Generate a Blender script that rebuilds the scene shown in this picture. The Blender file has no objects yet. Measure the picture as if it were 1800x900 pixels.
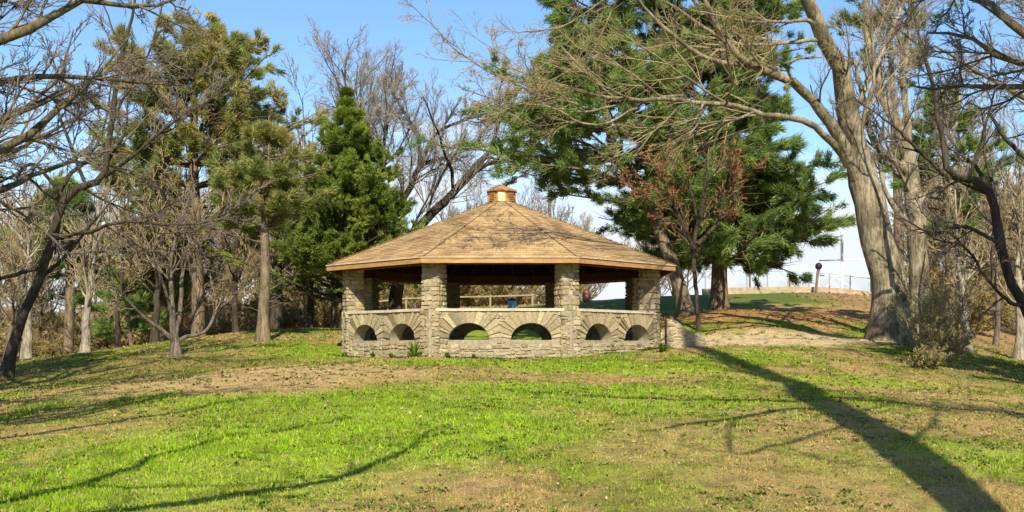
import bpy, math
import numpy as np
C = bpy.context.scene.collection
PI = math.pi
EYE = 1.6
F = 2000.0           # focal length in photo pixels (1800 wide)
HX, HY = 900.0, 620.0
rng = np.random.default_rng(11)

def P(px, py, Y):
    return np.array([(px-HX)*Y/F, Y, (HY-py)*Y/F+EYE])

# ------------------------------------------------------------------ noise
def vnoise(x, y, seed=0):
    xi = np.floor(x).astype(np.int64); yi = np.floor(y).astype(np.int64)
    xf = x-xi; yf = y-yi
    def h(a, b):
        n = (a*374761393 + b*668265263 + seed*974634777) & 0xffffffff
        n = ((n ^ (n >> 13))*1274126177) & 0xffffffff
        n = n ^ (n >> 16)
        return (n & 0xffff)/65535.0
    u = xf*xf*(3-2*xf); v = yf*yf*(3-2*yf)
    return (h(xi, yi)*(1-u)+h(xi+1, yi)*u)*(1-v) + (h(xi, yi+1)*(1-u)+h(xi+1, yi+1)*u)*v
def fbm(x, y, seed=0, o=4):
    s = 0; a = .5; t = 0
    for i in range(o):
        s = s+a*vnoise(x*2**i+i*17.3, y*2**i-i*9.1, seed+i); t += a; a *= .5
    return s/t
def sstep(a, b, x):
    t = np.clip((x-a)/(b-a), 0, 1); return t*t*(3-2*t)

# ------------------------------------------------------------------ terrain
cp = [(0,900,9),(900,900,8.4),(1800,900,8.6),(450,800,11.8),(900,800,11.5),(1350,800,11.2),(0,800,12.5),(1800,800,11.5),
      (0,722,18),(300,702,17.5),(600,704,17),(460,648,24.5),(330,665,25),(200,672,24),(0,682,24),(100,645,30),(400,628,30),
      (900,733,15),(900,682,20),(900,646,26),(760,629,29.2),(1010,629,29.2),(600,626,31.5),(465,606,34),(310,621,30),(148,622,35),
      (0,645,31),(590,577,42),(413,586,40),(1350,702,19),(1250,642,26),(1240,614,30.5),(1350,602,34),(1480,600,34),(1560,592,33),
      (1690,622,33),(1800,645,31),(1650,662,25),(1800,722,18),(1550,702,18.5),(1400,575,39),(1262,545,45),(1205,553,42),(1400,546,50),
      (1500,542,50),(1300,519,60),(1500,517,60),(1150,522,60),(900,601,43),(900,597,46),(900,581,50),(900,567,54),(800,600,44),(1000,600,44),(900,543,62),(700,548,62),(1630,540,58)]
cps = [tuple(P(*c)) for c in cp]
cps += [(x, y, z+EYE) for x, y, z in [(-.3,34,.0),(0,38,.25),(-22,46,-1.3),(-13,53,-.2),(-32,62,-1.0),(-16,72,1.8),(-38,95,2.5),(0,95,2.9),(-75,100,2.5),
      (24,45,-.8),(42,60,-.8),(30,62,.8),(48,95,2.5),(18,75,3.1),(8,78,2.9),(0,0,-1.6),(-8,0,-1.75),(8,0,-1.65),(-20,-15,-2.4),(0,-15,-2.3),(20,-15,-2.3),
      (-32,10,-2.0),(32,10,-1.9),(-34,32,-1.3),(34,32,-1.2),(-90,40,-1),(90,40,-1),(90,110,2.5),(0,130,2.9),(-60,-40,-3),(60,-40,-3)]]
cps = np.array(cps)
def tps(r2): return np.where(r2 > 1e-9, r2*np.log(r2+1e-12)*.5, 0)
_n = len(cps); _xy = cps[:, :2]/20
_K = tps(((_xy[:, None]-_xy[None])**2).sum(-1)) + np.eye(_n)*.004
_A = np.zeros((_n+3, _n+3)); _A[:_n, :_n] = _K; _A[:_n, _n] = 1; _A[:_n, _n+1:] = _xy; _A[_n, :_n] = 1; _A[_n+1:, :_n] = _xy.T
_w = np.linalg.solve(_A, np.concatenate([cps[:, 2], [0, 0, 0]]))
def H(x, y):
    x = np.asarray(x, float); y = np.asarray(y, float); sh = x.shape
    xf = x.ravel(); yf = y.ravel(); out = np.empty(xf.shape)
    for i in range(0, len(xf), 60000):
        q = np.stack([np.clip(xf[i:i+60000], -110, 110), np.clip(yf[i:i+60000], -45, 140)], 1)/20
        d = ((q[:, None]-_xy[None])**2).sum(-1)
        out[i:i+60000] = tps(d)@_w[:_n] + _w[_n] + q@_w[_n+1:]
    r = np.hypot(xf, yf-40); k = sstep(75, 130, r)
    out = out*(1-k)+(2.3+EYE)*k
    out += (fbm(xf*.5, yf*.5, 3, 3)-.5)*.10 + (fbm(xf*2.2, yf*2.2, 9, 2)-.5)*.045
    # a slightly raised hummock edge of the mown bank on the left
    return out.reshape(sh)
def h1(x, y): return float(H(np.array([x]), np.array([y]))[0])
def ground_hit(px, py):
    Y = np.linspace(5, 75, 1400); X = (px-HX)*Y/F; Z = (HY-py)*Y/F+EYE
    d = Z-H(X, Y); i = int(np.argmax(d < 0))
    return np.array([X[i], Y[i], float(H(X[i:i+1], Y[i:i+1])[0])])

# ------------------------------------------------------------------ mesh utils
def mk(name, V, Fs, mat, parent=None, smooth=True, attrs=None, loc=None):
    me = bpy.data.meshes.new(name)
    V = np.asarray(V, np.float32)
    if parent is not None: V = V - np.array(parent.location, np.float32)
    Fs = [np.asarray(f, np.int32) for f in Fs if len(f)]
    nl = sum(f.size for f in Fs); nf = sum(len(f) for f in Fs)
    me.vertices.add(len(V)); me.vertices.foreach_set('co', V.ravel())
    me.loops.add(nl); me.loops.foreach_set('vertex_index', np.concatenate([f.ravel() for f in Fs]))
    me.polygons.add(nf)
    st = []; o = 0
    for f in Fs:
        st.append(o+np.arange(len(f))*f.shape[1]); o += f.size
    me.polygons.foreach_set('loop_start', np.concatenate(st).astype(np.int32))
    if smooth: me.polygons.foreach_set('use_smooth', np.ones(nf, bool))
    else: me.polygons.foreach_set('use_smooth', np.zeros(nf, bool))
    me.update(calc_edges=True)
    if attrs:
        for k, a in attrs.items():
            if a.ndim == 2:
                at = me.attributes.new(k, 'FLOAT_COLOR', 'POINT')
                at.data.foreach_set('color', np.concatenate([a, np.ones((len(a), 1))], 1).astype(np.float32).ravel())
            else:
                at = me.attributes.new(k, 'FLOAT', 'POINT'); at.data.foreach_set('value', a.astype(np.float32))
    if mat: me.materials.append(mat)
    o = bpy.data.objects.new(name, me); C.objects.link(o)
    if parent is not None: o.parent = parent
    return o
def thing(name, label, cat, loc, group=None):
    o = bpy.data.objects.new(name, None); o.empty_display_size = .3; C.objects.link(o)
    o.location = [float(v) for v in loc]; o['label'] = label; o['category'] = cat
    if group: o['group'] = group
    return o
def tag(o, label, cat, group=None):
    o['label'] = label; o['category'] = cat
    if group: o['group'] = group
    return o
def box(x0, x1, y0, y1, z0, z1):
    V = np.array([(x, y, z) for z in (z0, z1) for y in (y0, y1) for x in (x0, x1)], float)
    Fq = np.array([(0,2,3,1),(4,5,7,6),(0,1,5,4),(2,6,7,3),(0,4,6,2),(1,3,7,5)])
    return V, Fq
class MB:
    def __init__(s): s.V = []; s.F = []; s.T = []; s.n = 0
    def add(s, V, Fq, tint=None):
        V = np.asarray(V, float); Fq = np.asarray(Fq)
        s.V.append(V); s.F.append(Fq+s.n); s.n += len(V)
        s.T.append(np.full(len(V), rng.random() if tint is None else tint))
    def box(s, *a, tint=None): s.add(*box(*a), tint=tint)
    def obox(s, p, q, w, hgt, up=(0,0,1), tint=None):
        """box running from p to q, w wide, hgt high (centred)"""
        p = np.array(p, float); q = np.array(q, float); t = q-p; L = np.linalg.norm(t); t /= L
        u = np.cross(up, t); u /= np.linalg.norm(u); v = np.cross(t, u)
        V, Fq = box(0, L, -w/2, w/2, -hgt/2, hgt/2)
        s.add(p+V[:, :1]*t+V[:, 1:2]*u+V[:, 2:]*v, Fq, tint)
    def tube(s, pts, r, sides=8, tint=None):
        pts = np.array(pts, float); r = np.array(r, float)*np.ones(len(pts))
        V, Fq = tubes(pts[None], r[None], sides); s.add(V, Fq, tint)
        # caps as fans of quads
        n = len(pts)
        for e, k in ((0, 0), (1, (n-1)*sides)):
            c = len(s.V[-1])
        return s
    def build(s, name, mat, parent=None, smooth=False):
        groups = {}
        for f in s.F: groups.setdefault(f.shape[1], []).append(f)
        return mk(name, np.concatenate(s.V), [np.concatenate(g) for g in groups.values()], mat, parent, smooth, {'tint': np.concatenate(s.T)})

def nrm(a): return a/np.maximum(np.linalg.norm(a, axis=-1, keepdims=True), 1e-9)
def tubes(pts, rad, sides):
    N, S, _ = pts.shape
    t = np.empty_like(pts); t[:, 1:-1] = pts[:, 2:]-pts[:, :-2]; t[:, 0] = pts[:, 1]-pts[:, 0]; t[:, -1] = pts[:, -1]-pts[:, -2]
    t = nrm(t)
    mean = nrm(t.mean(1))
    ref = np.where(np.abs(mean[:, 2:3]) > .75, np.array([[1., .3, 0]]), np.array([[0, 0, 1.]]))
    u = nrm(np.cross(t, np.broadcast_to(ref[:, None], t.shape))); v = np.cross(t, u)
    a = np.arange(sides)*2*PI/sides
    V = pts[:, :, None] + rad[:, :, None, None]*(u[:, :, None]*np.cos(a)[None, None, :, None] + v[:, :, None]*np.sin(a)[None, None, :, None])
    V = V.reshape(-1, 3)
    n = np.arange(N)[:, None, None]*S*sides; s = np.arange(S-1)[None, :, None]*sides; k = np.arange(sides)[None, None, :]; k2 = (k+1) % sides
    Fq = np.stack([n+s+k, n+s+k2, n+s+sides+k2, n+s+sides+k], -1).reshape(-1, 4)
    return V, Fq

def resample(pts, rad, S):
    pts = np.array(pts, float); rad = np.array(rad, float); n = len(pts)
    if n == 2: ext = np.vstack([2*pts[0]-pts[1], pts, 2*pts[1]-pts[0]])
    else: ext = np.vstack([2*pts[0]-pts[1], pts, 2*pts[-1]-pts[-2]])
    seg = np.linalg.norm(np.diff(pts, axis=0), axis=1); cum = np.concatenate([[0], np.cumsum(seg)])
    tt = np.linspace(0, cum[-1], S); out = []; ro = []
    for q in tt:
        i = min(max(int(np.searchsorted(cum, q)-1), 0), n-2); u = (q-cum[i])/max(seg[i], 1e-9)
        p0, p1, p2, p3 = ext[i:i+4]
        out.append(.5*((2*p1)+(-p0+p2)*u+(2*p0-5*p1+4*p2-p3)*u*u+(-p0+3*p1-3*p2+p3)*u**3)); ro.append(rad[i]*(1-u)+rad[i+1]*u)
    return np.array(out), np.array(ro)

def sprout(pp, pr, K, tmin, tmax, lr, ang, S2, up, curl, rr, rmin, g, labs=None, flat=0):
    """children of parent curves pp (N,S,3); K per parent (int or array)"""
    N, S, _ = pp.shape
    K = np.full(N, K) if np.isscalar(K) else np.asarray(K)
    idx = np.repeat(np.arange(N), K)
    if len(idx) == 0: return np.zeros((0, S2+1, 3)), np.zeros((0, S2+1))
    M = len(idx)
    j = np.concatenate([np.arange(k) for k in K]); kk = K[idx]
    t = tmin+(tmax-tmin)*np.clip((j+g.random(M))/kk, 0, 1)
    f = t*(S-1); i = np.minimum(f.astype(int), S-2); u = (f-i)[:, None]
    pos = pp[idx, i]*(1-u)+pp[idx, i+1]*u
    tan = nrm(pp[idx, i+1]-pp[idx, i]); r0 = pr[idx, i]*(1-u[:, 0])+pr[idx, i+1]*u[:, 0]
    L = np.linalg.norm(np.diff(pp, axis=1), axis=2).sum(1)[idx]
    if labs is not None: L = labs[idx] if np.ndim(labs) else np.full(M, labs)
    rd = g.normal(size=(M, 3)); rd[:, 2] *= (1-flat); perp = nrm(rd-(rd*tan).sum(1, keepdims=True)*tan)
    a = ang*(.65+.7*g.random(M))[:, None]
    d = nrm(tan*np.cos(a)+perp*np.sin(a))
    ln = L*lr*(1-.55*t)*(.55+.65*g.random(M))
    pts = np.empty((M, S2+1, 3)); pts[:, 0] = pos
    for s in range(S2):
        d = nrm(d+g.normal(size=(M, 3))*curl+np.array([0, 0, up]))
        pts[:, s+1] = pts[:, s]+d*(ln/S2)[:, None]
    ra = np.maximum(np.minimum(r0*rr, ln*.013+rmin), rmin)
    w = np.linspace(0, 1, S2+1)[None]
    rad = ra[:, None]*(1-w)+np.maximum(ra*.3, rmin*.7)[:, None]*w
    return pts, rad

# ------------------------------------------------------------------ materials
def newmat(name):
    m = bpy.data.materials.new(name); m.use_nodes = True
    nt = m.node_tree; b = nt.nodes['Principled BSDF']; b.inputs['Specular IOR Level'].default_value = .2
    return m, nt, b
def N(nt, t, **kw):
    n = nt.nodes.new(t)
    for k, v in kw.items(): setattr(n, k, v)
    return n
def ramp(nt, stops):
    r = N(nt, 'ShaderNodeValToRGB'); e = r.color_ramp.elements
    while len(e) < len(stops): e.new(.5)
    for x, (p, c) in zip(e, stops): x.position = p; x.color = (*c, 1)
    return r
def mixc(nt, mode, fac, a, b):
    m = N(nt, 'ShaderNodeMix', data_type='RGBA', blend_type=mode)
    for sock, v in ((m.inputs[0], fac), (m.inputs[6], a), (m.inputs[7], b)):
        if hasattr(v, 'links'): nt.links.new(v, sock)
        else: sock.default_value = v if np.isscalar(v) else (*v, 1)
    return m.outputs[2]
def bump(nt, b, hgt, strength, dist):
    n = N(nt, 'ShaderNodeBump'); n.inputs['Strength'].default_value = strength; n.inputs['Distance'].default_value = dist
    nt.links.new(hgt, n.inputs['Height']); nt.links.new(n.outputs[0], b.inputs['Normal'])
def coords(nt, scale=(1, 1, 1), kind='Object'):
    tc = N(nt, 'ShaderNodeTexCoord'); mp = N(nt, 'ShaderNodeMapping'); mp.inputs['Scale'].default_value = scale
    nt.links.new(tc.outputs[kind], mp.inputs[0]); return mp.outputs[0]
def noise(nt, vec, scale, detail=4, rough=.6):
    n = N(nt, 'ShaderNodeTexNoise'); n.inputs['Scale'].default_value = scale; n.inputs['Detail'].default_value = detail; n.inputs['Roughness'].default_value = rough
    nt.links.new(vec, n.inputs['Vector']); return n.outputs['Fac']

def bark(name, dark, light, pale=None, scale=6, zs=.25, rough=.9, bs=.6, bd=.04):
    m, nt, b = newmat(name); v = coords(nt, (1, 1, zs))
    n1 = noise(nt, v, scale, 6, .65); r = ramp(nt, [(.32, dark), (.66, light)]); nt.links.new(n1, r.inputs[0]); col = r.outputs[0]
    if pale is not None:
        n2 = noise(nt, coords(nt, (1, 1, .6)), 2.2, 3); r2 = ramp(nt, [(.48, (0, 0, 0)), (.56, (1, 1, 1))]); nt.links.new(n2, r2.inputs[0])
        col = mixc(nt, 'MIX', r2.outputs[0], col, pale)
    n5 = noise(nt, coords(nt, (1, 1, .12)), scale*4.5, 4, .7); r5 = ramp(nt, [(.36, (.5, .48, .45)), (.56, (1.12, 1.12, 1.12))]); nt.links.new(n5, r5.inputs[0]); col = mixc(nt, 'MULTIPLY', 1.0, col, r5.outputs[0])
    nt.links.new(col, b.inputs['Base Color']); b.inputs['Roughness'].default_value = rough
    n3 = noise(nt, coords(nt, (1, 1, .22)), scale*3, 5); bump(nt, b, n3, min(1, bs*1.5), bd*1.3)
    return m
def leafmat(name, c0, c1, c2, trans=.38, rough=.55):
    m, nt, b = newmat(name)
    at = N(nt, 'ShaderNodeAttribute', attribute_name='tint')
    r = ramp(nt, [(0, c0), (.5, c1), (1, c2)]); nt.links.new(at.outputs['Fac'], r.inputs[0])
    nt.links.new(r.outputs[0], b.inputs['Base Color']); b.inputs['Roughness'].default_value = rough
    t = N(nt, 'ShaderNodeBsdfTranslucent'); nt.links.new(r.outputs[0], t.inputs[0])
    mx = N(nt, 'ShaderNodeMixShader'); mx.inputs[0].default_value = trans
    nt.links.new(b.outputs[0], mx.inputs[1]); nt.links.new(t.outputs[0], mx.inputs[2]); nt.links.new(mx.outputs[0], nt.nodes['Material Output'].inputs[0])
    return m
def attrmat(name, trans=0, rough=.8, fine=None):
    m, nt, b = newmat(name)
    at = N(nt, 'ShaderNodeAttribute', attribute_name='col'); col = at.outputs['Color']
    if fine:
        v = coords(nt); n1 = noise(nt, v, 14, 5, .7); r = ramp(nt, [(.28, (.55, .55, .5)), (.5, (1, 1, 1)), (.75, (1.35, 1.3, 1.2))]); nt.links.new(n1, r.inputs[0])
        col = mixc(nt, 'MULTIPLY', 1.0, col, r.outputs[0])
        n2 = noise(nt, v, 55, 4, .7); r2 = ramp(nt, [(.3, (.48, .46, .38)), (.7, (1.25, 1.22, 1.2))]); nt.links.new(n2, r2.inputs[0])
        col = mixc(nt, 'MULTIPLY', 1.0, col, r2.outputs[0])
        bump(nt, b, n2, .7, .04)
    nt.links.new(col, b.inputs['Base Color']); b.inputs['Roughness'].default_value = rough
    if trans:
        t = N(nt, 'ShaderNodeBsdfTranslucent'); nt.links.new(col, t.inputs[0])
        mx = N(nt, 'ShaderNodeMixShader'); mx.inputs[0].default_value = trans
        nt.links.new(b.outputs[0], mx.inputs[1]); nt.links.new(t.outputs[0], mx.inputs[2]); nt.links.new(mx.outputs[0], nt.nodes['Material Output'].inputs[0])
    return m
def plain(name, c, rough=.7, metal=0, var=.25, sc=8, bs=.2):
    m, nt, b = newmat(name); n1 = noise(nt, coords(nt), sc, 5)
    r = ramp(nt, [(.3, tuple(x*(1-var) for x in c)), (.7, tuple(x*(1+var) for x in c))]); nt.links.new(n1, r.inputs[0])
    nt.links.new(r.outputs[0], b.inputs['Base Color']); b.inputs['Roughness'].default_value = rough; b.inputs['Metallic'].default_value = metal
    if bs: bump(nt, b, n1, bs, .01)
    return m
def wood(name, c, rough=.6, var=.35):
    m, nt, b = newmat(name); n1 = noise(nt, coords(nt, (1, 1, 6)), 3, 6, .7)
    n2 = N(nt, 'ShaderNodeAttribute', attribute_name='tint').outputs['Fac']
    r = ramp(nt, [(.3, tuple(x*(1-var) for x in c)), (.7, tuple(x*(1+var) for x in c))]); nt.links.new(n1, r.inputs[0])
    nt.links.new(r.outputs[0], b.inputs['Base Color']); b.inputs['Roughness'].default_value = rough; bump(nt, b, n1, .3, .01)
    return m
def stone(name, voro=True):
    m, nt, b = newmat(name); v = coords(nt, (1, 1, 1))
    wn = N(nt, 'ShaderNodeTexNoise'); wn.inputs['Scale'].default_value = 3.0; nt.links.new(v, wn.inputs['Vector'])
    wv = N(nt, 'ShaderNodeVectorMath', operation='MULTIPLY_ADD'); nt.links.new(wn.outputs['Color'], wv.inputs[0]); wv.inputs[1].default_value = (.12, .12, .06); nt.links.new(v, wv.inputs[2])
    mp = N(nt, 'ShaderNodeMapping'); mp.inputs['Scale'].default_value = (4.4, 4.4, 8.0); nt.links.new(wv.outputs[0], mp.inputs[0])
    pal = [(0, (.20, .15, .085)), (.25, (.37, .30, .18)), (.5, (.29, .24, .15)), (.75, (.45, .375, .235)), (1, (.155, .125, .08))]
    if voro:
        vo = N(nt, 'ShaderNodeTexVoronoi', feature='F1'); nt.links.new(mp.outputs[0], vo.inputs['Vector']); vo.inputs['Scale'].default_value = 1
        ve = N(nt, 'ShaderNodeTexVoronoi', feature='DISTANCE_TO_EDGE'); nt.links.new(mp.outputs[0], ve.inputs['Vector']); ve.inputs['Scale'].default_value = 1
        sp = N(nt, 'ShaderNodeSeparateColor'); nt.links.new(vo.outputs['Color'], sp.inputs[0])
        r = ramp(nt, pal); nt.links.new(sp.outputs[0], r.inputs[0])
        er = ramp(nt, [(.03, (0, 0, 0)), (.10, (1, 1, 1))]); nt.links.new(ve.outputs['Distance'], er.inputs[0])
        col = mixc(nt, 'MIX', er.outputs[0], (.40, .34, .235), r.outputs[0])
    else:
        at = N(nt, 'ShaderNodeAttribute', attribute_name='tint'); r = ramp(nt, pal); nt.links.new(at.outputs['Fac'], r.inputs[0]); col = r.outputs[0]
    n2 = noise(nt, v, 14, 6, .7); r2 = ramp(nt, [(.25, (.55, .55, .55)), (.75, (1.35, 1.33, 1.25))]); nt.links.new(n2, r2.inputs[0])
    col = mixc(nt, 'MULTIPLY', 1.0, col, r2.outputs[0]); nt.links.new(col, b.inputs['Base Color']); b.inputs['Roughness'].default_value = .92
    if voro:
        ma = N(nt, 'ShaderNodeMath', operation='MULTIPLY_ADD'); nt.links.new(n2, ma.inputs[0]); ma.inputs[1].default_value = .35
        cl = N(nt, 'ShaderNodeMath', operation='MINIMUM'); nt.links.new(ve.outputs['Distance'], cl.inputs[0]); cl.inputs[1].default_value = .22
        m3 = N(nt, 'ShaderNodeMath', operation='MULTIPLY'); nt.links.new(cl.outputs[0], m3.inputs[0]); m3.inputs[1].default_value = 4
        nt.links.new(m3.outputs[0], ma.inputs[2]); bump(nt, b, ma.outputs[0], .8, .035)
    else: bump(nt, b, n2, .7, .03)
    return m

M = {}
M['stone'] = stone('fieldstone'); M['vous'] = stone('arch_stone', False)
M['coping'] = plain('coping_stone', (.47, .41, .30), .85, var=.25, sc=5)
M['cedar'] = wood('cedar_fascia', (.36, .20, .08)); M['beam'] = wood('dark_stained_wood', (.15, .062, .025)); M['deck'] = wood('roof_decking', (.07, .035, .018))
M['cream_sunlit'] = plain('sunlit_cream_panel', (.62, .52, .32), .6, var=.15); M['copper'] = plain('orange_wood', (.38, .19, .07), .5, var=.25)
M['drip'] = plain('drip_edge_metal', (.62, .55, .42), .5)
M['concrete'] = plain('concrete', (.30, .27, .22), .9)
M['bark_dark'] = bark('dark_bark', (.028, .022, .017), (.085, .067, .048))
M['bark_olive'] = bark('olive_bark', (.055, .045, .025), (.17, .135, .075))
M['bark_grey'] = bark('grey_bark', (.07, .058, .045), (.19, .16, .125))
M['bark_pine'] = bark('pine_bark', (.08, .06, .038), (.25, .195, .125))
M['bark_syc'] = bark('sycamore_bark', (.09, .075, .05), (.215, .18, .115), pale=(.28, .24, .16), scale=4, zs=.35)
M['bark_white'] = bark('pale_birch_bark', (.18, .15, .11), (.38, .34, .265), scale=5, zs=.6)
M['twig_grey'] = plain('grey_twigs', (.27, .235, .20), .8, var=.3, sc=3, bs=0)
M['twig_brown'] = plain('brown_twigs', (.28, .22, .115), .8, var=.35, sc=2, bs=0)
M['twig_tan'] = plain('tan_twigs', (.30, .235, .12), .8, var=.35, sc=2, bs=0)
M['twig_dark'] = plain('dark_twigs', (.17, .14, .115), .8, var=.3, sc=3, bs=0)
M['pine'] = leafmat('pine_needles', (.09, .15, .045), (.20, .30, .07), (.36, .43, .10))
M['pine_gold'] = leafmat('golden_pine_needles', (.10, .155, .045), (.23, .28, .07), (.50, .38, .13))
M['spruce'] = leafmat('spruce_needles', (.09, .14, .025), (.22, .29, .045), (.38, .42, .07))
M['red'] = leafmat('red_buds', (.24, .07, .03), (.40, .13, .06), (.44, .26, .09))
M['brush'] = leafmat('dry_brush_leaves', (.15, .14, .045), (.31, .24, .09), (.46, .33, .15))
M['brush_tan'] = leafmat('tan_brush_leaves', (.17, .16, .05), (.30, .245, .10), (.42, .34, .16))
M['shrub'] = leafmat('green_shrub_leaves', (.05, .10, .015), (.11, .2, .02), (.2, .3, .04))
M['ground'] = attrmat('turf_and_soil', fine=True, rough=.95)
M['blade'] = attrmat('grass_blades', trans=.3, rough=.6)
M['litter'] = attrmat('dead_leaves', trans=.1, rough=.7)
M['railw'] = plain('pale_rail_wood', (.26, .22, .14), .8)
M['metal'] = plain('galvanised_metal', (.42, .42, .42), .45, metal=.6, var=.1)
M['palemetal'] = plain('pale_painted_metal', (.75, .75, .74), .5, var=.1)
M['pole'] = plain('weathered_pole', (.16, .12, .09), .9)
M['black'] = plain('black_metal', (.02, .02, .022), .5)
M['blue'] = plain('blue_plastic', (.04, .38, .6), .4, var=.1); M['redp'] = plain('faded_red_plastic', (.5, .16, .12), .5, var=.1)
M['white'] = plain('white_paint', (.7, .7, .7), .3, var=.05, bs=0); M['glass'] = plain('dark_glass', (.03, .035, .04), .1, var=.05, bs=0)
M['rubber'] = plain('tyre_rubber', (.02, .02, .02), .8)

# ------------------------------------------------------------------ ground colour
GREEN = np.array([.25, .375, .014]); OLIVE = np.array([.19, .19, .035]); TAN = np.array([.43, .30, .125]); DK = np.array([.075, .085, .022])
PATH = np.array([.62, .48, .29]); ORANGE = np.array([.40, .20, .075]); LITTER = np.array([.32, .21, .105]); BANK = np.array([.08, .13, .018])
def blob(x, y, cx, cy, rx, ry, soft=.5, rot=0):
    dx = x-cx; dy = y-cy
    if rot: c, s = math.cos(rot), math.sin(rot); dx, dy = dx*c+dy*s, -dx*s+dy*c
    d = np.hypot(dx/rx, dy/ry) + (fbm(x*.8, y*.5, 41, 4)-.5)*.9
    return 1-sstep(1-soft, 1+soft*.6, d)
def lerp(c, d, k): return c*(1-k[:, None])+d*k[:, None]
def mound_mask(x, y):
    return np.maximum(blob(x, y, -4.9, 23.0, 3.3, 4.2, .3), blob(x, y, -6.8, 20.0, 1.8, 1.5, .5)*.6)
def gcol(x, y):
    n1 = fbm(x*.55, y*.3, 21, 4); n2 = fbm(x*1.8, y*.9, 31, 4); n3 = fbm(x*6, y*4, 51, 3)
    c = np.tile(OLIVE, (len(x), 1))
    c = lerp(c, TAN, sstep(.46, .58, n1*.5+n2*.5)*.95)
    c = lerp(c, GREEN, sstep(.50, .60, 1-n1*.5-n2*.5)*.55)
    g = np.maximum.reduce([blob(x, y, -1.6, 13.2, 4.0, 3.0), blob(x, y, -3.5, 10.5, 2.6, 2.2)*.8, blob(x, y, 4.9, 11.0, 1.3, 1.6), blob(x, y, -.6, 17.6, 5.5, 2.2)*.7, blob(x, y, .6, 20, 4, 1.6)*.8, blob(x, y, 2.5, 25.5, 3.2, 1.8)*.8, blob(x, y, -1.5, 27.5, 2.6, 1.2)*.7, blob(x, y, 6.5, 23, 2.2, 1.6)*.7,
                           blob(x, y, -5.5, 31, 2.2, 3)*.6, blob(x, y, 5.5, 28, 2, 1.6)*.6])
    c = lerp(c, GREEN*1.12, g*(.45+.55*sstep(.3, .55, n2)))
    t = np.maximum.reduce([blob(x, y, 2.6, 11.5, 2.3, 3.6)*.8, blob(x, y, -4.3, 22.5, 4.2, 3.8, .4)*1.0, blob(x, y, 5.0, 15.5, 2.6, 2.0)*.75, blob(x, y, 3.2, 9.2, 1.8, 1.6)*.9, blob(x, y, -6.6, 14.8, 2.3, 2.0)*.6])
    c = lerp(c, TAN*(1.0), t*(.5+.5*sstep(.35, .6, n2+.08)))
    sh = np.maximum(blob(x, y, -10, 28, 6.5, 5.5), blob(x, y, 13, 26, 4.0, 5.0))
    c = lerp(c, OLIVE*.85, sh*.6)  # shade on the side slopes put into the turf colour as darker olive
    c = lerp(c, PATH, np.clip(blob(x, y, 7.6, 34.3, 4.2, 3.4, .35), 0, 1)*.95)
    c = lerp(c, ORANGE, np.maximum(blob(x, y, 8.5, 45, 6.5, 5.5, .4), blob(x, y, 13, 47, 4, 4, .4))*.9*sstep(.2, .45, n2))
    c = lerp(c, BANK*1.1, blob(x, y, 9, 57, 14, 5, .3)*.85)
    c = lerp(c, GREEN*.85, blob(x, y, -1, 47, 5, 8, .3)*.85)
    c = lerp(c, np.array([.50, .36, .17]), mound_mask(x, y)*.92)
    # woodland floor beyond the lawn edges
    edge = 33+ (x+14)*.65 + (fbm(x*.3, y*.3, 61, 3)-.5)*4
    wl = sstep(2, 5, y-np.maximum(edge, 33))*(1-sstep(-5, -1, x))
    wr = sstep(33, 37, y+(x-14)*.3)*sstep(13.5, 17, x)
    wf = sstep(66, 74, y)
    w = np.maximum.reduce([wl, wr, wf])
    c = lerp(c, LITTER*(.75+.6*n3[:, None]), w*.92)
    c = lerp(c, DK, sstep(.55, .68, n3)*(1-w)*.4); c = c*(.82+.36*fbm(x*9, y*7, 81, 2)[:, None])
    return np.clip(c, .01, 1)

def build_ground():
    # concentric density: fine near view, coarse far
    xs = np.concatenate([np.linspace(-900, -70, 14)[:-1], np.linspace(-70, -22, 40)[:-1], np.linspace(-22, 22, 420), np.linspace(22, 70, 40)[1:], np.linspace(70, 900, 14)[1:]])
    ys = np.concatenate([np.linspace(-400, -20, 8)[:-1], np.linspace(-20, 6, 30)[:-1], np.linspace(6, 40, 300)[:-1], np.linspace(40, 75, 160)[:-1], np.linspace(75, 150, 60)[:-1], np.linspace(150, 1800, 16)])
    X, Y = np.meshgrid(xs, ys); Z = H(X, Y); Z[Y > 150] = 2.3+EYE
    nx, ny = len(xs), len(ys)
    i = np.arange(nx-1)[None]+np.arange(ny-1)[:, None]*nx
    Fq = np.stack([i, i+1, i+1+nx, i+nx], -1).reshape(-1, 4)
    V = np.stack([X.ravel(), Y.ravel(), Z.ravel()], 1)
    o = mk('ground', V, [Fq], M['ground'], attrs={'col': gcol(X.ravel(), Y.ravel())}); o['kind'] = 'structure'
build_ground()

def in_pav(x, y, r=5.05): return np.hypot(x-PCX, y-PCY) < r
PCX, PCY = P(882, 0, 34)[0], 34.0

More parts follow.
